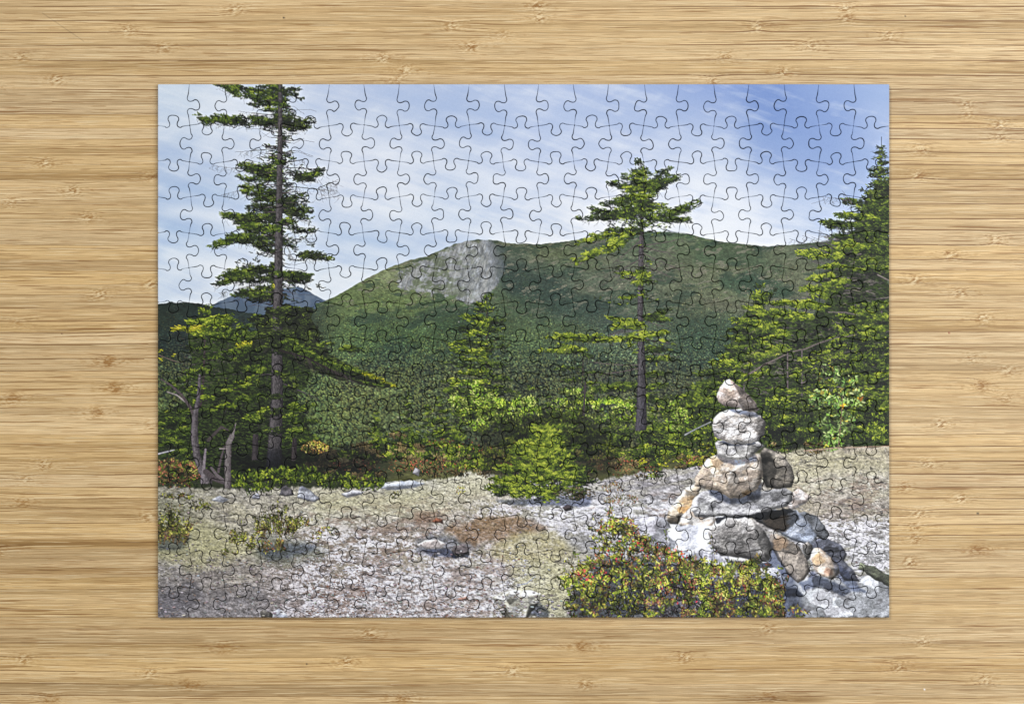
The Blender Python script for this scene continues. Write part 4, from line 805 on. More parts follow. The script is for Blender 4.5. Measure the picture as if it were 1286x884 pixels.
    # white head-like boulder
    rock([(895, 538), (896, 526), (904, 518), (915, 514), (930, 513), (945, 516), (956, 522), (962, 532), (960, 546), (952, 554), (936, 558), (920, 558), (906, 552), (897, 548)], 422, [(226, 220, 218), (204, 196, 190), (236, 232, 232)], .40, (-.35, -.8), 2.1, 8, [([(952, 522), (964, 530), (960, 552), (952, 552), (950, 536)], .72), ([(905, 530), (918, 532), (916, 544), (904, 545)], .85), ([(932, 532), (940, 534), (936, 546), (930, 542)], .75)])
    shade([(912, 512), (940, 516), (956, 520), (950, 524), (925, 519)], .6, 1.5, 10)
    # pointed top stone
    rock([(900, 498), (904, 486), (910, 478), (916, 476), (924, 482), (932, 488), (944, 500), (954, 514), (950, 517), (938, 516), (926, 512), (910, 510), (902, 504)], 423, [(200, 186, 178), (176, 160, 150), (212, 200, 196)], .45, (-.6, -.55), 1.3, 6, [([(920, 480), (934, 490), (956, 516), (934, 516), (926, 504), (930, 498)], .58)], [(918, 494, 7, (198, 176, 160))])

def front(r):
    # leafy red-green bushes in front
    P = [(150, 164, 64), (104, 122, 44), (84, 100, 34), (140, 150, 48), (112, 126, 42), (60, 70, 28), (96, 110, 40), (176, 174, 84), (46, 50, 24), (150, 140, 60), (132, 112, 62), (146, 92, 70), (104, 66, 54), (120, 84, 66)]
    shade([(715, 776), (720, 735), (760, 700), (860, 705), (870, 730), (1000, 720), (1010, 776)], .5, 8, 11)
    D = [(36, 34, 24), (60, 44, 40), (48, 52, 28), (70, 40, 44), (84, 80, 66)]
    B1 = [(716, 776), (708, 758), (722, 736), (716, 722), (735, 708), (748, 704), (757, 690), (752, 664), (762, 654), (780, 650), (790, 652), (802, 668), (814, 680), (830, 696), (850, 696), (862, 706), (866, 730), (852, 750), (820, 776)]
    B2 = [(856, 776), (862, 740), (860, 712), (880, 706), (905, 712), (930, 712), (950, 704), (962, 716), (976, 726), (984, 744), (986, 776)]
    leaves(0, 0, 1, 1, 10, D, r, 2.4, 1.6, pts=inpoly(B1, 2300, r)); leaves(0, 0, 1, 1, 10, D, r, 2.4, 1.6, pts=inpoly(B2, 1800, r))
    leaves(846, 757, 34, 20, 900, [(34, 26, 26), (60, 36, 40), (110, 104, 108), (30, 26, 24), (96, 92, 98)], r, 2.4, 1.6, pts=None)
    leaves(0, 0, 1, 1, 10, P, r, 3.2, 1.7, True, .40, inpoly(B1, 5600, r)); leaves(0, 0, 1, 1, 10, P, r, 3.2, 1.7, True, .34, inpoly(B2, 5000, r))
    for (a, b, c, d) in [(768, 665, 763, 634), (772, 665, 768, 640), (760, 668, 745, 644), (764, 672, 736, 662), (762, 678, 740, 674), (784, 664, 787, 648), (790, 672, 798, 660), (802, 684, 812, 668), (760, 690, 744, 688), (735, 722, 722, 692), (728, 730, 712, 702), (722, 735, 708, 716), (746, 716, 740, 700), (826, 704, 824, 690), (838, 706, 836, 662), (858, 712, 856, 690), (888, 712, 884, 700), (897, 712, 894, 672), (912, 718, 914, 704), (950, 716, 952, 696), (962, 722, 964, 706), (974, 730, 980, 712), (978, 742, 990, 726), (984, 770, 1000, 760), (990, 776, 1008, 764), (1000, 776, 1016, 768), (934, 716, 938, 704), (872, 716, 870, 700), (845, 706, 850, 694)]:
        sprig(a, b, c, d, r, 22, P)
    for k in range(110):
        x = r.uniform(705, 985); y0 = np.interp(x, [712, 750, 765, 800, 860, 905, 950, 985], [730, 700, 660, 672, 705, 712, 708, 745]); sprig(x, y0+8, x+r.normal(0, 4), y0-r.uniform(0, 8), r, 12, P)
    RR = [(206, 44, 52), (214, 70, 60), (190, 60, 70), (200, 90, 50)]
    for (x, y, rx, ry, n) in [(775, 672, 30, 20, 16), (776, 703, 4, 4, 6), (748, 724, 24, 14, 28), (850, 695, 20, 10, 30), (800, 700, 40, 24, 50), (736, 725, 10, 12, 24), (960, 745, 30, 20, 26), (860, 740, 40, 20, 30)]:
        leaves(x, y, rx, ry, n, RR, r, 1.8, 1.5)
    Y = [(176, 182, 60), (196, 192, 90), (150, 170, 50)]
    for (x, y, rx, ry, n) in [(770, 670, 16, 16, 50), (785, 735, 55, 26, 150), (925, 740, 48, 24, 170)]:
        leaves(x, y, rx, ry, n, Y, r, 3.0, 1.7)

# =================================================================== scene
import bpy, time
from mathutils import Vector
UX = 0.36/918.0                                     # metres per layout unit
def wx(x): return (x-643.0)*UX
def wy(y): return (442.0-y)*UX
THK = 0.0022
sc = bpy.context.scene
COL = bpy.data.collections.new('scene'); sc.collection.children.link(COL)

def s2l(c):
    c = np.clip(c/255.0, 0, 1)
    return np.where(c <= 0.04045, c/12.92, ((c+0.055)/1.055)**2.4).astype(np.float32)

def make_mesh(name, V, quads, col=None, matidx=None, tris=None):
    me = bpy.data.meshes.new(name)
    nq = len(quads)
    me.vertices.add(len(V)); me.vertices.foreach_set('co', V.astype(np.float32).ravel())
    me.loops.add(nq*4); me.loops.foreach_set('vertex_index', quads.astype(np.int32).ravel())
    me.polygons.add(nq); me.polygons.foreach_set('loop_start', np.arange(0, nq*4, 4, dtype=np.int32))
    me.polygons.foreach_set('loop_total', np.full(nq, 4, np.int32))
    if matidx is not None: me.polygons.foreach_set('material_index', matidx.astype(np.int32))
    me.update(calc_edges=True)
    if col is not None:
        a = me.color_attributes.new('Col', 'FLOAT_COLOR', 'POINT')
        c4 = np.ones((len(V), 4), np.float32); c4[:, :3] = col
        a.data.foreach_set('color', c4.ravel())
    return me

def nd(nt, typ, **kw):
    n = nt.nodes.new(typ)
    for k, v in kw.items():
        if k in n.inputs: n.inputs[k].default_value = v
        else: setattr(n, k, v)
    return n

def mat_print():
    m = bpy.data.materials.new('printed_paper'); m.use_nodes = True; nt = m.node_tree; b = nt.nodes['Principled BSDF']
    at = nd(nt, 'ShaderNodeVertexColor', layer_name='Col')
    tc = nd(nt, 'ShaderNodeTexCoord'); ns = nd(nt, 'ShaderNodeTexNoise', Scale=2600.0, Detail=2.0)
    mp = nd(nt, 'ShaderNodeMapRange'); mp.inputs['To Min'].default_value = 0.93; mp.inputs['To Max'].default_value = 1.07
    mx = nd(nt, 'ShaderNodeVectorMath', operation='SCALE')
    nt.links.new(tc.outputs['Object'], ns.inputs['Vector']); nt.links.new(ns.outputs['Fac'], mp.inputs['Value'])
    nt.links.new(at.outputs['Color'], mx.inputs[0]); nt.links.new(mp.outputs['Result'], mx.inputs['Scale'])
    nt.links.new(mx.outputs['Vector'], b.inputs['Base Color'])
    bp = nd(nt, 'ShaderNodeBump', Strength=0.12, Distance=0.0002); nt.links.new(ns.outputs['Fac'], bp.inputs['Height']); nt.links.new(bp.outputs['Normal'], b.inputs['Normal'])
    b.inputs['Roughness'].default_value = 0.5; b.inputs['Specular IOR Level'].default_value = 0.25
    return m

def mat_board():
    m = bpy.data.materials.new('shaded_greyboard_edge'); m.use_nodes = True; nt = m.node_tree; b = nt.nodes['Principled BSDF']
    tc = nd(nt, 'ShaderNodeTexCoord'); ns = nd(nt, 'ShaderNodeTexNoise', Scale=3000.0)
    cr = nd(nt, 'ShaderNodeValToRGB'); cr.color_ramp.elements[0].color = (.018, .019, .021, 1); cr.color_ramp.elements[1].color = (.045, .046, .048, 1)  # greyboard darkened to near-black, putting the shade of the cuts into its colour
    nt.links.new(tc.outputs['Object'], ns.inputs['Vector']); nt.links.new(ns.outputs['Fac'], cr.inputs['Fac']); nt.links.new(cr.outputs['Color'], b.inputs['Base Color'])
    b.inputs['Roughness'].default_value = 0.9
    return m

# ---------------------------------------------------------- jigsaw
GX = [237.5]+[237.5+43.92*k for k in range(1, 20)]   # inner column cuts
GX = [198.3]+GX+[1116.8]
GY = [106.2, 158.3, 203, 247.6, 292.6, 337, 380.6, 426, 470, 514.4, 559.4, 604, 648.6, 693, 738, 775.0]
NC, NR = len(GX)-1, len(GY)-1
rj = np.random.default_rng(44)
NODE = np.zeros((NR+1, NC+1, 2))
for j in range(NR+1):
    for i in range(NC+1):
        jx, jy = rj.normal(0, .55), rj.normal(0, .5)
        NODE[j, i] = (GX[i]+(jx if 0 < i < NC else 0), GY[j]+(jy if 0 < j < NR else 0))

def catmull(P, n=8):
    P = [np.array(p, float) for p in P]; Q = [2*P[0]-P[1]]+P+[2*P[-1]-P[-2]]; out = []
    for i in range(1, len(Q)-2):
        a, b, c, d = Q[i-1:i+3]
        for t in np.arange(n)/n:
            out.append(.5*((2*b)+(c-a)*t+(2*a-5*b+4*c-d)*t*t+(-a+3*b-3*c+d)*t**3))
    out.append(Q[-2]); return np.array(out)

def cut(a, b, sgn, mid, r):
    """one cut between two nodes: straight shoulders, a round knob on side sgn; mid = knob centre along the cut"""
    a = np.array(a, float); b = np.array(b, float); d = b-a; L = np.hypot(*d); u = d/L; n = np.array([u[1], -u[0]])*sgn
    o = -2.9+r.normal(0, .3)                        # shoulders lean away from the knob
    c = mid*L+r.normal(0, .5); k = r.normal(1, .035); q = r.normal(1, .03); s1, s2 = r.normal(0, .55, 2)
    pts = [(0, 0), (c*.45, o*.52), (c-9.4*k, o*.98), (c-7.2*k, o+.15), (c-5.2*k, o+1.5), (c-4.5*k, o+3.9*q), (c-5.2*k, o+6.9*q), (c-6.5*k, o+9.6*q+s1*.4), (c-5.9*k, o+12.6*q+s1), (c-3.2*k, o+14.6*q+s1*.7), (c+.2, o+15.3*q),
           (c+3.4*k, o+14.6*q+s2*.7), (c+6.0*k, o+12.5*q+s2), (c+6.5*k, o+9.5*q+s2*.4), (c+5.1*k, o+6.9*q), (c+4.5*k, o+3.9*q), (c+5.2*k, o+1.5), (c+7.2*k, o+.15), (c+9.4*k, o*.98), (L-(L-c)*.45, o*.52), (L, 0)]
    return catmull([a+u*p[0]+n*p[1] for p in pts], 7)

VC = {}; HC = {}
for j in range(NR):
    for i in range(1, NC):
        sgn = 1 if (i+j) % 2 == 1 else -1            # +1: knob to the right
        a, b = NODE[j, i], NODE[j+1, i]
        mid = {0: .52, NR-1: .56}.get(j, .5)
        VC[j, i] = cut(a, b, -sgn if False else (1 if sgn > 0 else -1)*(-1)*(-1), mid, rj)
for j in range(1, NR):
    for i in range(NC):
        sgn = 1 if (i+j) % 2 == 1 else -1            # +1: knob upwards
        HC[j, i] = cut(NODE[j, i], NODE[j, i+1], sgn, .5, rj)

def piece_outline(j, i):
    top = HC.get((j, i), np.array([NODE[j, i], NODE[j, i+1]]))
    rgt = VC.get((j, i+1), np.array([NODE[j, i+1], NODE[j+1, i+1]]))
    bot = HC.get((j+1, i), np.array([NODE[j+1, i], NODE[j+1, i+1]]))[::-1]
    lft = VC.get((j, i), np.array([NODE[j, i], NODE[j+1, i]]))[::-1]
    P = []
    for seg in (top, rgt, bot, lft):
        if len(seg) == 2: seg = np.array([seg[0]+(seg[1]-seg[0])*t for t in np.linspace(0, 1, 30)])
        P.append(seg[:-1])
    P = np.concatenate(P)
    if i in (0, NC-1) and j in (0, NR-1):
        pass
    return P

def inset(P, g):
    a = np.roll(P, 1, 0); b = np.roll(P, -1, 0); t = b-a; t /= np.maximum(np.hypot(t[:, 0], t[:, 1]), 1e-6)[:, None]
    n = np.stack([-t[:, 1], t[:, 0]], 1)             # clockwise on screen (y down): inward
    return P+n*g[:, None]

def nearest(pts, P):
    A = P; B = np.roll(P, -1, 0); d = B-A; L2 = np.maximum((d**2).sum(1), 1e-9)
    out = np.empty_like(pts)
    for s in range(0, len(pts), 400):
        q = pts[s:s+400]
        t = np.clip(((q[:, None]-A[None])*d[None]).sum(2)/L2, 0, 1)
        c = A[None]+d[None]*t[..., None]; D = ((c-q[:, None])**2).sum(2); k = D.argmin(1)
        out[s:s+400] = c[np.arange(len(q)), k]
    return out

def build_puzzle(img):
    lin = s2l(img)
    H, W = lin.shape[:2]
    def sample(x, y):
        fx = np.clip((x-PX0)*BS-.5, 0, W-1.001); fy = np.clip((y-PY0)*BS-.5, 0, H-1.001)
        xi = fx.astype(int); yi = fy.astype(int); tx = (fx-xi)[:, None]; ty = (fy-yi)[:, None]
        return (lin[yi, xi]*(1-tx)+lin[yi, xi+1]*tx)*(1-ty)+(lin[yi+1, xi]*(1-tx)+lin[yi+1, xi+1]*tx)*ty
    G = 1.5
    root = bpy.data.objects.new('jigsaw_puzzle', None); COL.objects.link(root); root.location = (0, 0, 0)
    root.empty_display_size = .05
    root['label'] = 'assembled jigsaw puzzle with a mountain and stone cairn picture on the bamboo tabletop'
    root['category'] = 'jigsaw puzzle'
    mp, mb = mat_print(), mat_board()
    data = []
    rr = np.random.default_rng(9)
    for j in range(NR):
        for i in range(NC):
            P = piece_outline(j, i)
            gn = vn(P[:, 0]/7.0+3, P[:, 1]/7.0, 301)
            nodes = NODE[[j, j, j+1, j+1], [i, i+1, i+1, i]]
            dn = np.min(np.hypot(P[:, None, 0]-nodes[None, :, 0], P[:, None, 1]-nodes[None, :, 1]), 1)
            g = (0.14+0.34*np.clip((dn-2)/11.0, 0, 1)+0.28*(gn-.5))
            border = (P[:, 0] < GX[0]+.05) | (P[:, 0] > GX[-1]-.05) | (P[:, 1] < GY[0]+.05) | (P[:, 1] > GY[-1]-.05)
            g = np.where(border, 0.0, np.clip(g, .05, .6))
            outer = inset(P, g); inner = inset(P, g+0.48)
            x0, y0 = np.floor(P.min(0)-1); x1, y1 = np.ceil(P.max(0)+1)
            w, h = int((x1-x0)*G), int((y1-y0)*G)
            m = polymask(inner, x0, y0, w, h, G)
            cells = np.argwhere(m); cy, cx = cells[:, 0], cells[:, 1]
            vid = -np.ones((h+1, w+1), np.int64)
            for a, b in ((0, 0), (0, 1), (1, 0), (1, 1)): vid[cy+a, cx+b] = 1
            vy, vx = np.where(vid > 0); vid[vy, vx] = np.arange(len(vy))
            V = np.stack([x0+vx/G, y0+vy/G], 1).astype(float)
            q = np.stack([vid[cy, cx], vid[cy+1, cx], vid[cy+1, cx+1], vid[cy, cx+1]], 1)
            # boundary edges of the cell region
            mp_ = np.pad(m, 1)
            E = []
            for (dy, dx, a, b) in ((-1, 0, (0, 1), (0, 0)), (1, 0, (1, 0), (1, 1)), (0, -1, (0, 0), (1, 0)), (0, 1, (1, 1), (0, 1))):
                k = ~mp_[cy+1+dy, cx+1+dx]
                E.append(np.stack([vid[cy[k]+a[0], cx[k]+a[1]], vid[cy[k]+b[0], cx[k]+b[1]]], 1))
            E = np.concatenate(E)
            bv = np.unique(E); V[bv] = nearest(V[bv], inner)
            n0 = len(V); nb = len(bv); loc = -np.ones(n0, int); loc[bv] = np.arange(nb)
            O = nearest(V[bv], outer); O3 = nearest(V[bv], inset(P, np.where(border, 0, .03)))
            lift = rr.normal(0, .00004); ta, tb = rr.normal(0, .0028, 2)
            z0 = THK+lift
            V3 = np.concatenate([np.c_[wx(V[:, 0]), wy(V[:, 1]), np.full(n0, z0)],
                                 np.c_[wx(O[:, 0]), wy(O[:, 1]), np.full(nb, z0-.00013)],
                                 np.c_[wx(O[:, 0]), wy(O[:, 1]), np.full(nb, z0-.00030)],
                                 np.c_[wx(O3[:, 0]), wy(O3[:, 1]), np.full(nb, z0-.00095)],
                                 np.c_[wx(O3[:, 0]), wy(O3[:, 1]), np.full(nb, 0.00005)]])
            zt = ta*(V3[:, 0]-V3[:, 0].mean())+tb*(V3[:, 1]-V3[:, 1].mean()); V3[:, 2] += zt*np.clip(V3[:, 2]/THK, 0, 1)
            a, b = E[:, 0], E[:, 1]
            r1 = n0+loc; 
            f1 = np.stack([b, a, r1[a], r1[b]], 1); f2 = np.stack([r1[b], r1[a], r1[a]+nb, r1[b]+nb], 1); f3 = f2+nb; f4 = f3+nb
            Q = np.concatenate([q, f1, f2, f3, f4])
            mi = np.concatenate([np.zeros(len(q)+len(f1)+len(f2)), np.ones(len(f3)*2)])
            cc = sample(V[:, 0], V[:, 1]); co = sample(O[:, 0], O[:, 1])
            colr = np.concatenate([cc, co, co, co, co])
            area = len(q)
            data.append((area, j, i, V3, Q, mi, colr))
    data.sort(key=lambda d: -d[0])
    def label(j, i):
        x = (GX[i]+GX[i+1])/2; y = (GY[j]+GY[j+1])/2
        return x, y
    def emit(name, items):
        off = 0; Vs, Qs, Ms, Cs = [], [], [], []
        for (_, j, i, V3, Q, mi, colr) in items:
            Vs.append(V3); Qs.append(Q+off); Ms.append(mi); Cs.append(colr); off += len(V3)
        V = np.concatenate(Vs)
        me = make_mesh(name, V, np.concatenate(Qs), np.concatenate(Cs), np.concatenate(Ms))
        me.materials.append(mp); me.materials.append(mb)
        o = bpy.data.objects.new(name, me); COL.objects.link(o); o.parent = root
        return o
    corner = [d for d in data if d[2] in (0, NC-1) and d[1] in (0, NR-1)]
    border = [d for d in data if (d[2] in (0, NC-1)) != (d[1] in (0, NR-1))]
    inner_ = [d for d in data if 0 < d[2] < NC-1 and 0 < d[1] < NR-1]
    for d in corner:
        o = emit('corner_piece', [d])
        o['label'] = {(0, 0): 'corner piece printed with pale sky', (0, NC-1): 'corner piece printed with blue sky', (NR-1, 0): 'corner piece printed with dark gravelly rock', (NR-1, NC-1): 'corner piece printed with light grey rock'}[(d[1], d[2])]
    for d in border: emit('border_piece', [d])
    for d in inner_[:100]: emit('inner_piece', [d])
    o = emit('inner_piece', inner_[100:])
    o['kind'] = 'stuff'
    return root

# ---------------------------------------------------------- bamboo board
def paint_wood(X, Y):
    """colours of the laminated bamboo, X/Y layout units on a regular grid"""
    rw = np.random.default_rng(5)
    # strips about 17 units tall with uneven joints
    edges = [-150.0]
    while edges[-1] < 1040: edges.append(edges[-1]+rw.uniform(13, 19.5))
    edges = np.array(edges); nS = len(edges)
    y1 = Y[:, 0]
    # knots (bamboo nodes): pale fibres and a brown swirl, grain bends round them
    K = [(295, 12, .9), (160, 38, 1), (205, 60, .9), (70, 100, .9), (25, 72, .7), (675, 8, 1), (678, 22, 1), (567, 32, .8), (632, 44, .7), (592, 58, 1), (480, 73, 1), (510, 88, 1), (498, 100, .8),
         (1063, 10, 1), (1065, 22, .9), (952, 33, .9), (1117, 44, .8), (1018, 57, .9), (912, 71, .7), (985, 90, 1), (896, 101, .7), (55, 205, .9), (90, 240, 1), (12, 255, .7), (110, 273, .9), (190, 222, .6), (188, 357, .9), (125, 370, .9), (22, 405, .3),
         (135, 454, -1), (145, 487, -1.2), (15, 501, -1), (120, 518, -1), (190, 534, .6), (54, 584, .9), (31, 603, .5), (28, 632, -.7), (186, 649, .9), (28, 828, .9), (188, 846, .8), (62, 878, -.7),
         (1215, 132, .8), (1215, 143, .6), (1258, 157, 1.1), (1257, 172, .7), (1158, 188, .9), (1154, 220, .9), (1252, 301, .9), (1195, 320, 1), (1150, 352, .9), (1206, 368, .9), (1236, 400, 1.1), (1222, 450, .8), (1266, 466, 1.1), (1234, 484, -.8),
         (1235, 487, -.6), (1182, 532, 1.1), (1166, 583, .9), (1135, 612, .9), (1207, 626, 1), (1155, 645, 1), (1150, 662, .9), (1150, 676, .9), (1230, 691, -1.1), (1143, 706, 1), (1160, 806, 1), (1130, 838, .9), (1238, 854, 1), (1265, 500, .6),
         (464, 796, 1), (280, 814, -.7), (434, 831, .9), (644, 843, 1), (732, 812, -1), (860, 826, 1), (236, 860, -1), (735, 860, .9), (504, 877, -.8), (965, 790, .8), (965, 876, -1)]
    inside = lambda x, y: -10 < x < 1296 and -10 < y < 894
    for k in range(240):
        x, y = rw.uniform(-300, 1590), rw.uniform(-140, 1030)
        if not inside(x, y): K.append((x, y, rw.choice([.9, 1, -.8])))
    Yd = Y.copy(); dk = np.zeros_like(X); lt = np.zeros_like(X)
    dx_ = X[0, 1]-X[0, 0]; dy_ = Y[1, 0]-Y[0, 0]
    for (kx, ky, s) in K:
        R = 62; i0 = int((kx-R-X[0, 0])/dx_); i1 = int((kx+R-X[0, 0])/dx_); j0 = int((ky-12-Y[0, 0])/dy_); j1 = int((ky+12-Y[0, 0])/dy_)
        i0 = max(i0, 0); j0 = max(j0, 0)
        if i1 <= i0 or j1 <= j0: continue
        x = X[j0:j1, i0:i1]-kx; y = Y[j0:j1, i0:i1]-ky
        if x.size == 0: continue
        wy_ = np.exp(-(y/6.5)**2)
        g = np.exp(-(np.abs(x)/15)**1.5)
        Yd[j0:j1, i0:i1] += y*0.75*g*wy_
        n = fbm(x+kx, (y+ky), 5.5, 2.0, 400, 4, .65); n2 = fbm(x+kx+Y[j0:j1, i0:i1]*1.3, y+ky, 3.4, 2.6, 411, 3, .65)
        core = np.exp(-(np.abs(x)/8.5)**2)*np.exp(-(y/6.2)**2)
        tail = np.exp(-(np.abs(x)/30)**1.6)*np.exp(-(y/5)**2)
        if s > 0:
            dk[j0:j1, i0:i1] = np.maximum(dk[j0:j1, i0:i1], abs(s)*(ss(.50, .70, n2)*core*1.1+tail*ss(.50, .75, n)*.6))
            lt[j0:j1, i0:i1] = np.maximum(lt[j0:j1, i0:i1], abs(s)*core*ss(.52, .64, 1-n2)*1.0)
        else:
            dk[j0:j1, i0:i1] = np.maximum(dk[j0:j1, i0:i1], abs(s)*(core*(.35+ss(.4, .7, n2))+tail*ss(.45, .7, n)*.8))
    wav = 1.6*(fbm(X, Y, 260, 60, 420, 2)-.5)*2
    Ye = Yd+wav
    si = np.clip(np.searchsorted(edges, Ye.ravel()).reshape(Ye.shape)-1, 0, nS-2)
    tone = rw.normal(0, 1, nS)[si]; hue = rw.normal(0, 1, nS)[si]; off = rw.uniform(0, 900, nS)[si]
    toneY = fbm(X+off, Ye, 700, 40, 430, 2)-.5
    f1 = fbm(X+off, Ye, 190, 2.6, 440, 4, .62); f2 = fbm(X+off*1.7, Ye, 75, 1.15, 450, 3, .6); f3 = fbm(X+off, Ye, 420, 7.5, 460, 3, .55)
    d = np.minimum(np.abs(Ye-edges[si]), np.abs(edges[np.minimum(si+1, nS-1)]-Ye))
    jn = np.exp(-(d/.75)**2)*(0.25+0.9*ss(.42, .66, fbm(X+si*37.0, Y*0+si, 240, 5, 470, 3)))
    base = C(202, 173, 127)+np.zeros(X.shape+(3,), np.float32)
    v = tone*.024+toneY*.12+(f1-.5)*.26+(f2-.5)*.24+(f3-.5)*.28
    c = base*(1+v[..., None]*C(.85, 1.0, 1.3))
    c = c+hue[..., None]*C(1.6, 0, -3.4)
    darkline = ss(.60, .74, f1*.55+f2*.3+f3*.15+.06*tone*.3)
    c = mix(c, C(144, 104, 58), darkline*.42)
    dl2 = ss(.66, .78, fbm(X+off*2, Ye, 120, 1.8, 480, 3, .6)); c = mix(c, C(132, 92, 48), dl2*.6)
    c = mix(c, C(126, 92, 54), np.clip(jn, 0, 1)*.8)
    c = mix(c, C(146, 102, 48), np.clip(dk, 0, 1)*.75)
    c = mix(c, C(236, 217, 178), np.clip(lt, 0, 1)*.7)
    for (yy, x0, x1, k, wd) in [(683, -400, 200, .45, 5), (716, -400, 200, .4, 4.5), (332, -400, 200, .2, 6), (220, -400, 200, .25, 4), (14, 330, 640, .2, 5), (838, 700, 1300, .15, 6), (880, 940, 1000, .5, 5)]:
        m = np.exp(-((Ye-yy)/wd)**2)*ss(x0-60, x0, X)*(1-ss(x1, x1+60, X))
        c = mix(c, c*C(.72, .64, .5), m*k*1.6)
    for (sx, sy, sr, cl) in [(1229, 645, 1.4, (96, 84, 62)), (356, 22, 1.0, (60, 50, 40)), (1193, 418, 1.0, (150, 80, 60)), (1162, 866, 1.1, (236, 230, 222)), (385, 834, .9, (70, 60, 50)), (1138, 20, .8, (90, 70, 50)), (77, 419, .8, (110, 80, 60))]:
        m = np.exp(-((X-sx)**2+(Y-sy)**2)/sr**2); c = mix(c, C(*cl), m)
    scr = np.exp(-((Y-18-(X-55)*.68)/.8)**2)*(X > 52)*(X < 104)*.7; c = mix(c, c*.86, scr)
    fl = ss(.62, .74, fbm(X+off*.6, Ye, 34, .95, 490, 2, .6)); c = mix(c, C(140, 102, 60), fl*.28)
    wl = ss(.64, .76, fbm(X+off*1.3, Ye, 60, 1.0, 495, 2, .6)); c = mix(c, C(232, 212, 174), wl*.45)
    for ch in range(3): c[..., ch] += .9*(c[..., ch]-blur(c[..., ch], 1))
    c = c*C(.985, .972, .945)
    return np.clip(c, 5, 250)

def mat_bamboo():
    m = bpy.data.materials.new('bamboo'); m.use_nodes = True; nt = m.node_tree; b = nt.nodes['Principled BSDF']
    at = nd(nt, 'ShaderNodeVertexColor', layer_name='Col')
    tc = nd(nt, 'ShaderNodeTexCoord')
    mp = nd(nt, 'ShaderNodeMapping'); mp.inputs['Scale'].default_value = (90, 2600, 1)
    ns = nd(nt, 'ShaderNodeTexNoise', Scale=1.0, Detail=3.0, Roughness=.6)
    mr = nd(nt, 'ShaderNodeMapRange'); mr.inputs['From Min'].default_value = .3; mr.inputs['From Max'].default_value = .7; mr.inputs['To Min'].default_value = .85; mr.inputs['To Max'].default_value = 1.13
    mp2 = nd(nt, 'ShaderNodeMapping'); mp2.inputs['Scale'].default_value = (1500, 2400, 1)
    ns2 = nd(nt, 'ShaderNodeTexNoise', Scale=1.0, Detail=2.0)
    mr2 = nd(nt, 'ShaderNodeMapRange'); mr2.inputs['To Min'].default_value = .90; mr2.inputs['To Max'].default_value = 1.10
    mul = nd(nt, 'ShaderNodeMath', operation='MULTIPLY'); vm = nd(nt, 'ShaderNodeVectorMath', operation='SCALE')
    L = nt.links.new
    L(tc.outputs['Object'], mp.inputs['Vector']); L(mp.outputs['Vector'], ns.inputs['Vector']); L(ns.outputs['Fac'], mr.inputs['Value'])
    L(tc.outputs['Object'], mp2.inputs['Vector']); L(mp2.outputs['Vector'], ns2.inputs['Vector']); L(ns2.outputs['Fac'], mr2.inputs['Value'])
    L(mr.outputs['Result'], mul.inputs[0]); L(mr2.outputs['Result'], mul.inputs[1]); L(at.outputs['Color'], vm.inputs[0]); L(mul.outputs['Value'], vm.inputs['Scale'])
    L(vm.outputs['Vector'], b.inputs['Base Color'])
    bp = nd(nt, 'ShaderNodeBump', Strength=.25, Distance=.0002); L(ns.outputs['Fac'], bp.inputs['Height']); L(bp.outputs['Normal'], b.inputs['Normal'])
    b.inputs['Roughness'].default_value = .42; b.inputs['Specular IOR Level'].default_value = .35
    return m

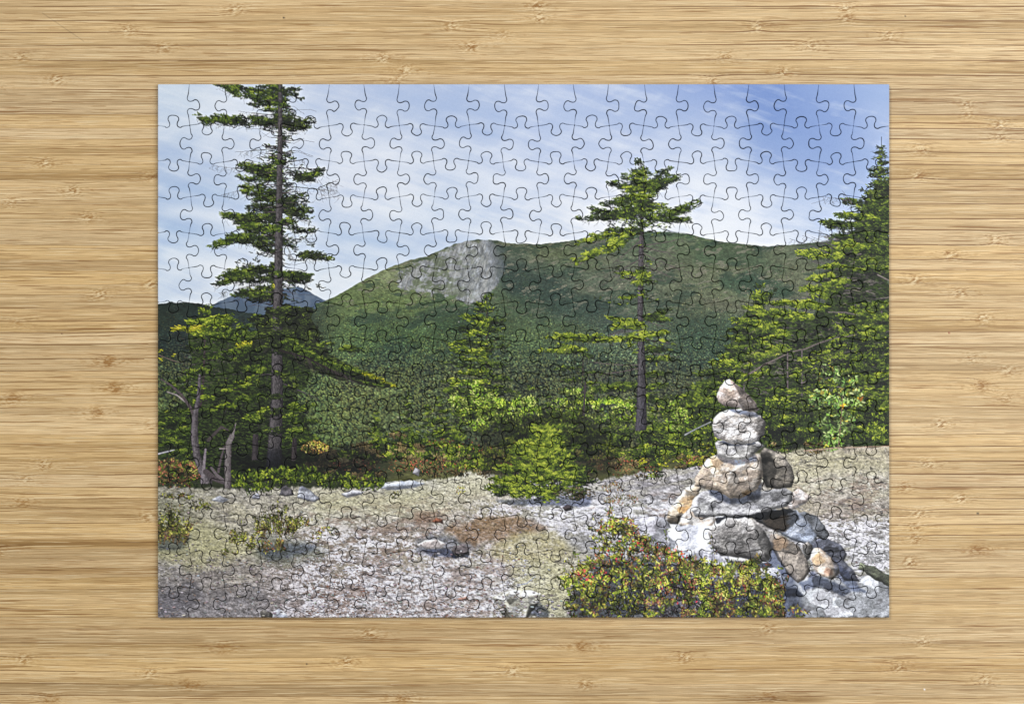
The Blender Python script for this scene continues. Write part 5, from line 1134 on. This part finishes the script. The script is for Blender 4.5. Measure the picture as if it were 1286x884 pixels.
def build_table():
    gx = np.arange(-330, 1620, 1/0.62); gy = np.arange(-170, 1060, 1/1.6)
    X, Y = np.meshgrid(gx.astype(np.float32), gy.astype(np.float32))
    col = s2l(paint_wood(X, Y)).reshape(-1, 3)
    h, w = X.shape
    V = np.c_[wx(X.ravel()), wy(Y.ravel()), np.zeros(h*w)]
    I = np.arange(h*w).reshape(h, w)
    q = np.stack([I[:-1, :-1].ravel(), I[1:, :-1].ravel(), I[1:, 1:].ravel(), I[:-1, 1:].ravel()], 1)
    # board sides and underside
    ring = np.concatenate([I[0, :], I[1:, -1], I[-1, -2::-1], I[-2:0:-1, 0]])
    n0 = len(V); B = V[ring].copy(); B[:, 2] = -.018
    V = np.concatenate([V, B]); nr = len(ring); k = np.arange(nr); k2 = (k+1) % nr
    side = np.stack([ring[k], ring[k2], n0+k2, n0+k], 1)
    cn = [0, w-1, w-1+h-1, 2*(w-1)+h-1]
    bot = np.array([[n0+cn[0], n0+cn[1], n0+cn[2], n0+cn[3]]])
    me = make_mesh('bamboo_board', V, np.concatenate([q, side, bot]), np.concatenate([col, col[ring]]))
    me.materials.append(mat_bamboo())
    o = bpy.data.objects.new('tabletop', me); COL.objects.link(o); o['kind'] = 'structure'
    o['label'] = 'pale laminated bamboo tabletop with horizontal grain and small nodes'
    return o

t0 = time.time()
_img = paint(); print('paint', time.time()-t0)
build_puzzle(_img); print('puzzle', time.time()-t0)
build_table(); print('table', time.time()-t0)
del _img; CV.img = None

# ---------------------------------------------------------- light, camera
w = bpy.data.worlds.new('World'); sc.world = w; w.use_nodes = True
w.node_tree.nodes['Background'].inputs['Color'].default_value = (.93, .96, 1, 1); w.node_tree.nodes['Background'].inputs['Strength'].default_value = .32
def area(name, loc, size, power, colr, tgt=(0, 0, 0)):
    l = bpy.data.lights.new(name, 'AREA'); l.shape = 'RECTANGLE'; l.size, l.size_y = size; l.energy = power; l.color = colr
    o = bpy.data.objects.new(name, l); COL.objects.link(o); o.location = loc
    o.rotation_euler = (Vector(tgt)-Vector(loc)).to_track_quat('-Z', 'Y').to_euler(); return o
area('key_light', (-1.35, 1.6, 2.3), (.55, .55), 36, (1.0, .98, .95))  # unseen key lamp, added to light the board from the upper left
area('fill_light', (.85, .12, 1.3), (1.2, 1.2), 17.5, (.97, .985, 1.0))
cam = bpy.data.cameras.new('camera'); co = bpy.data.objects.new('camera', cam); COL.objects.link(co)
co.location = (0, 0, 1.25); co.rotation_euler = (0, 0, 0)
cam.sensor_width = 36; cam.lens = 36*(1.25-THK)/(1286*UX); cam.clip_end = 50; cam.clip_start = .01
sc.camera = co
sc.view_settings.view_transform = 'Standard'; sc.view_settings.look = 'None'; sc.view_settings.exposure = 0; sc.view_settings.gamma = 1
sc.render.engine = 'CYCLES'
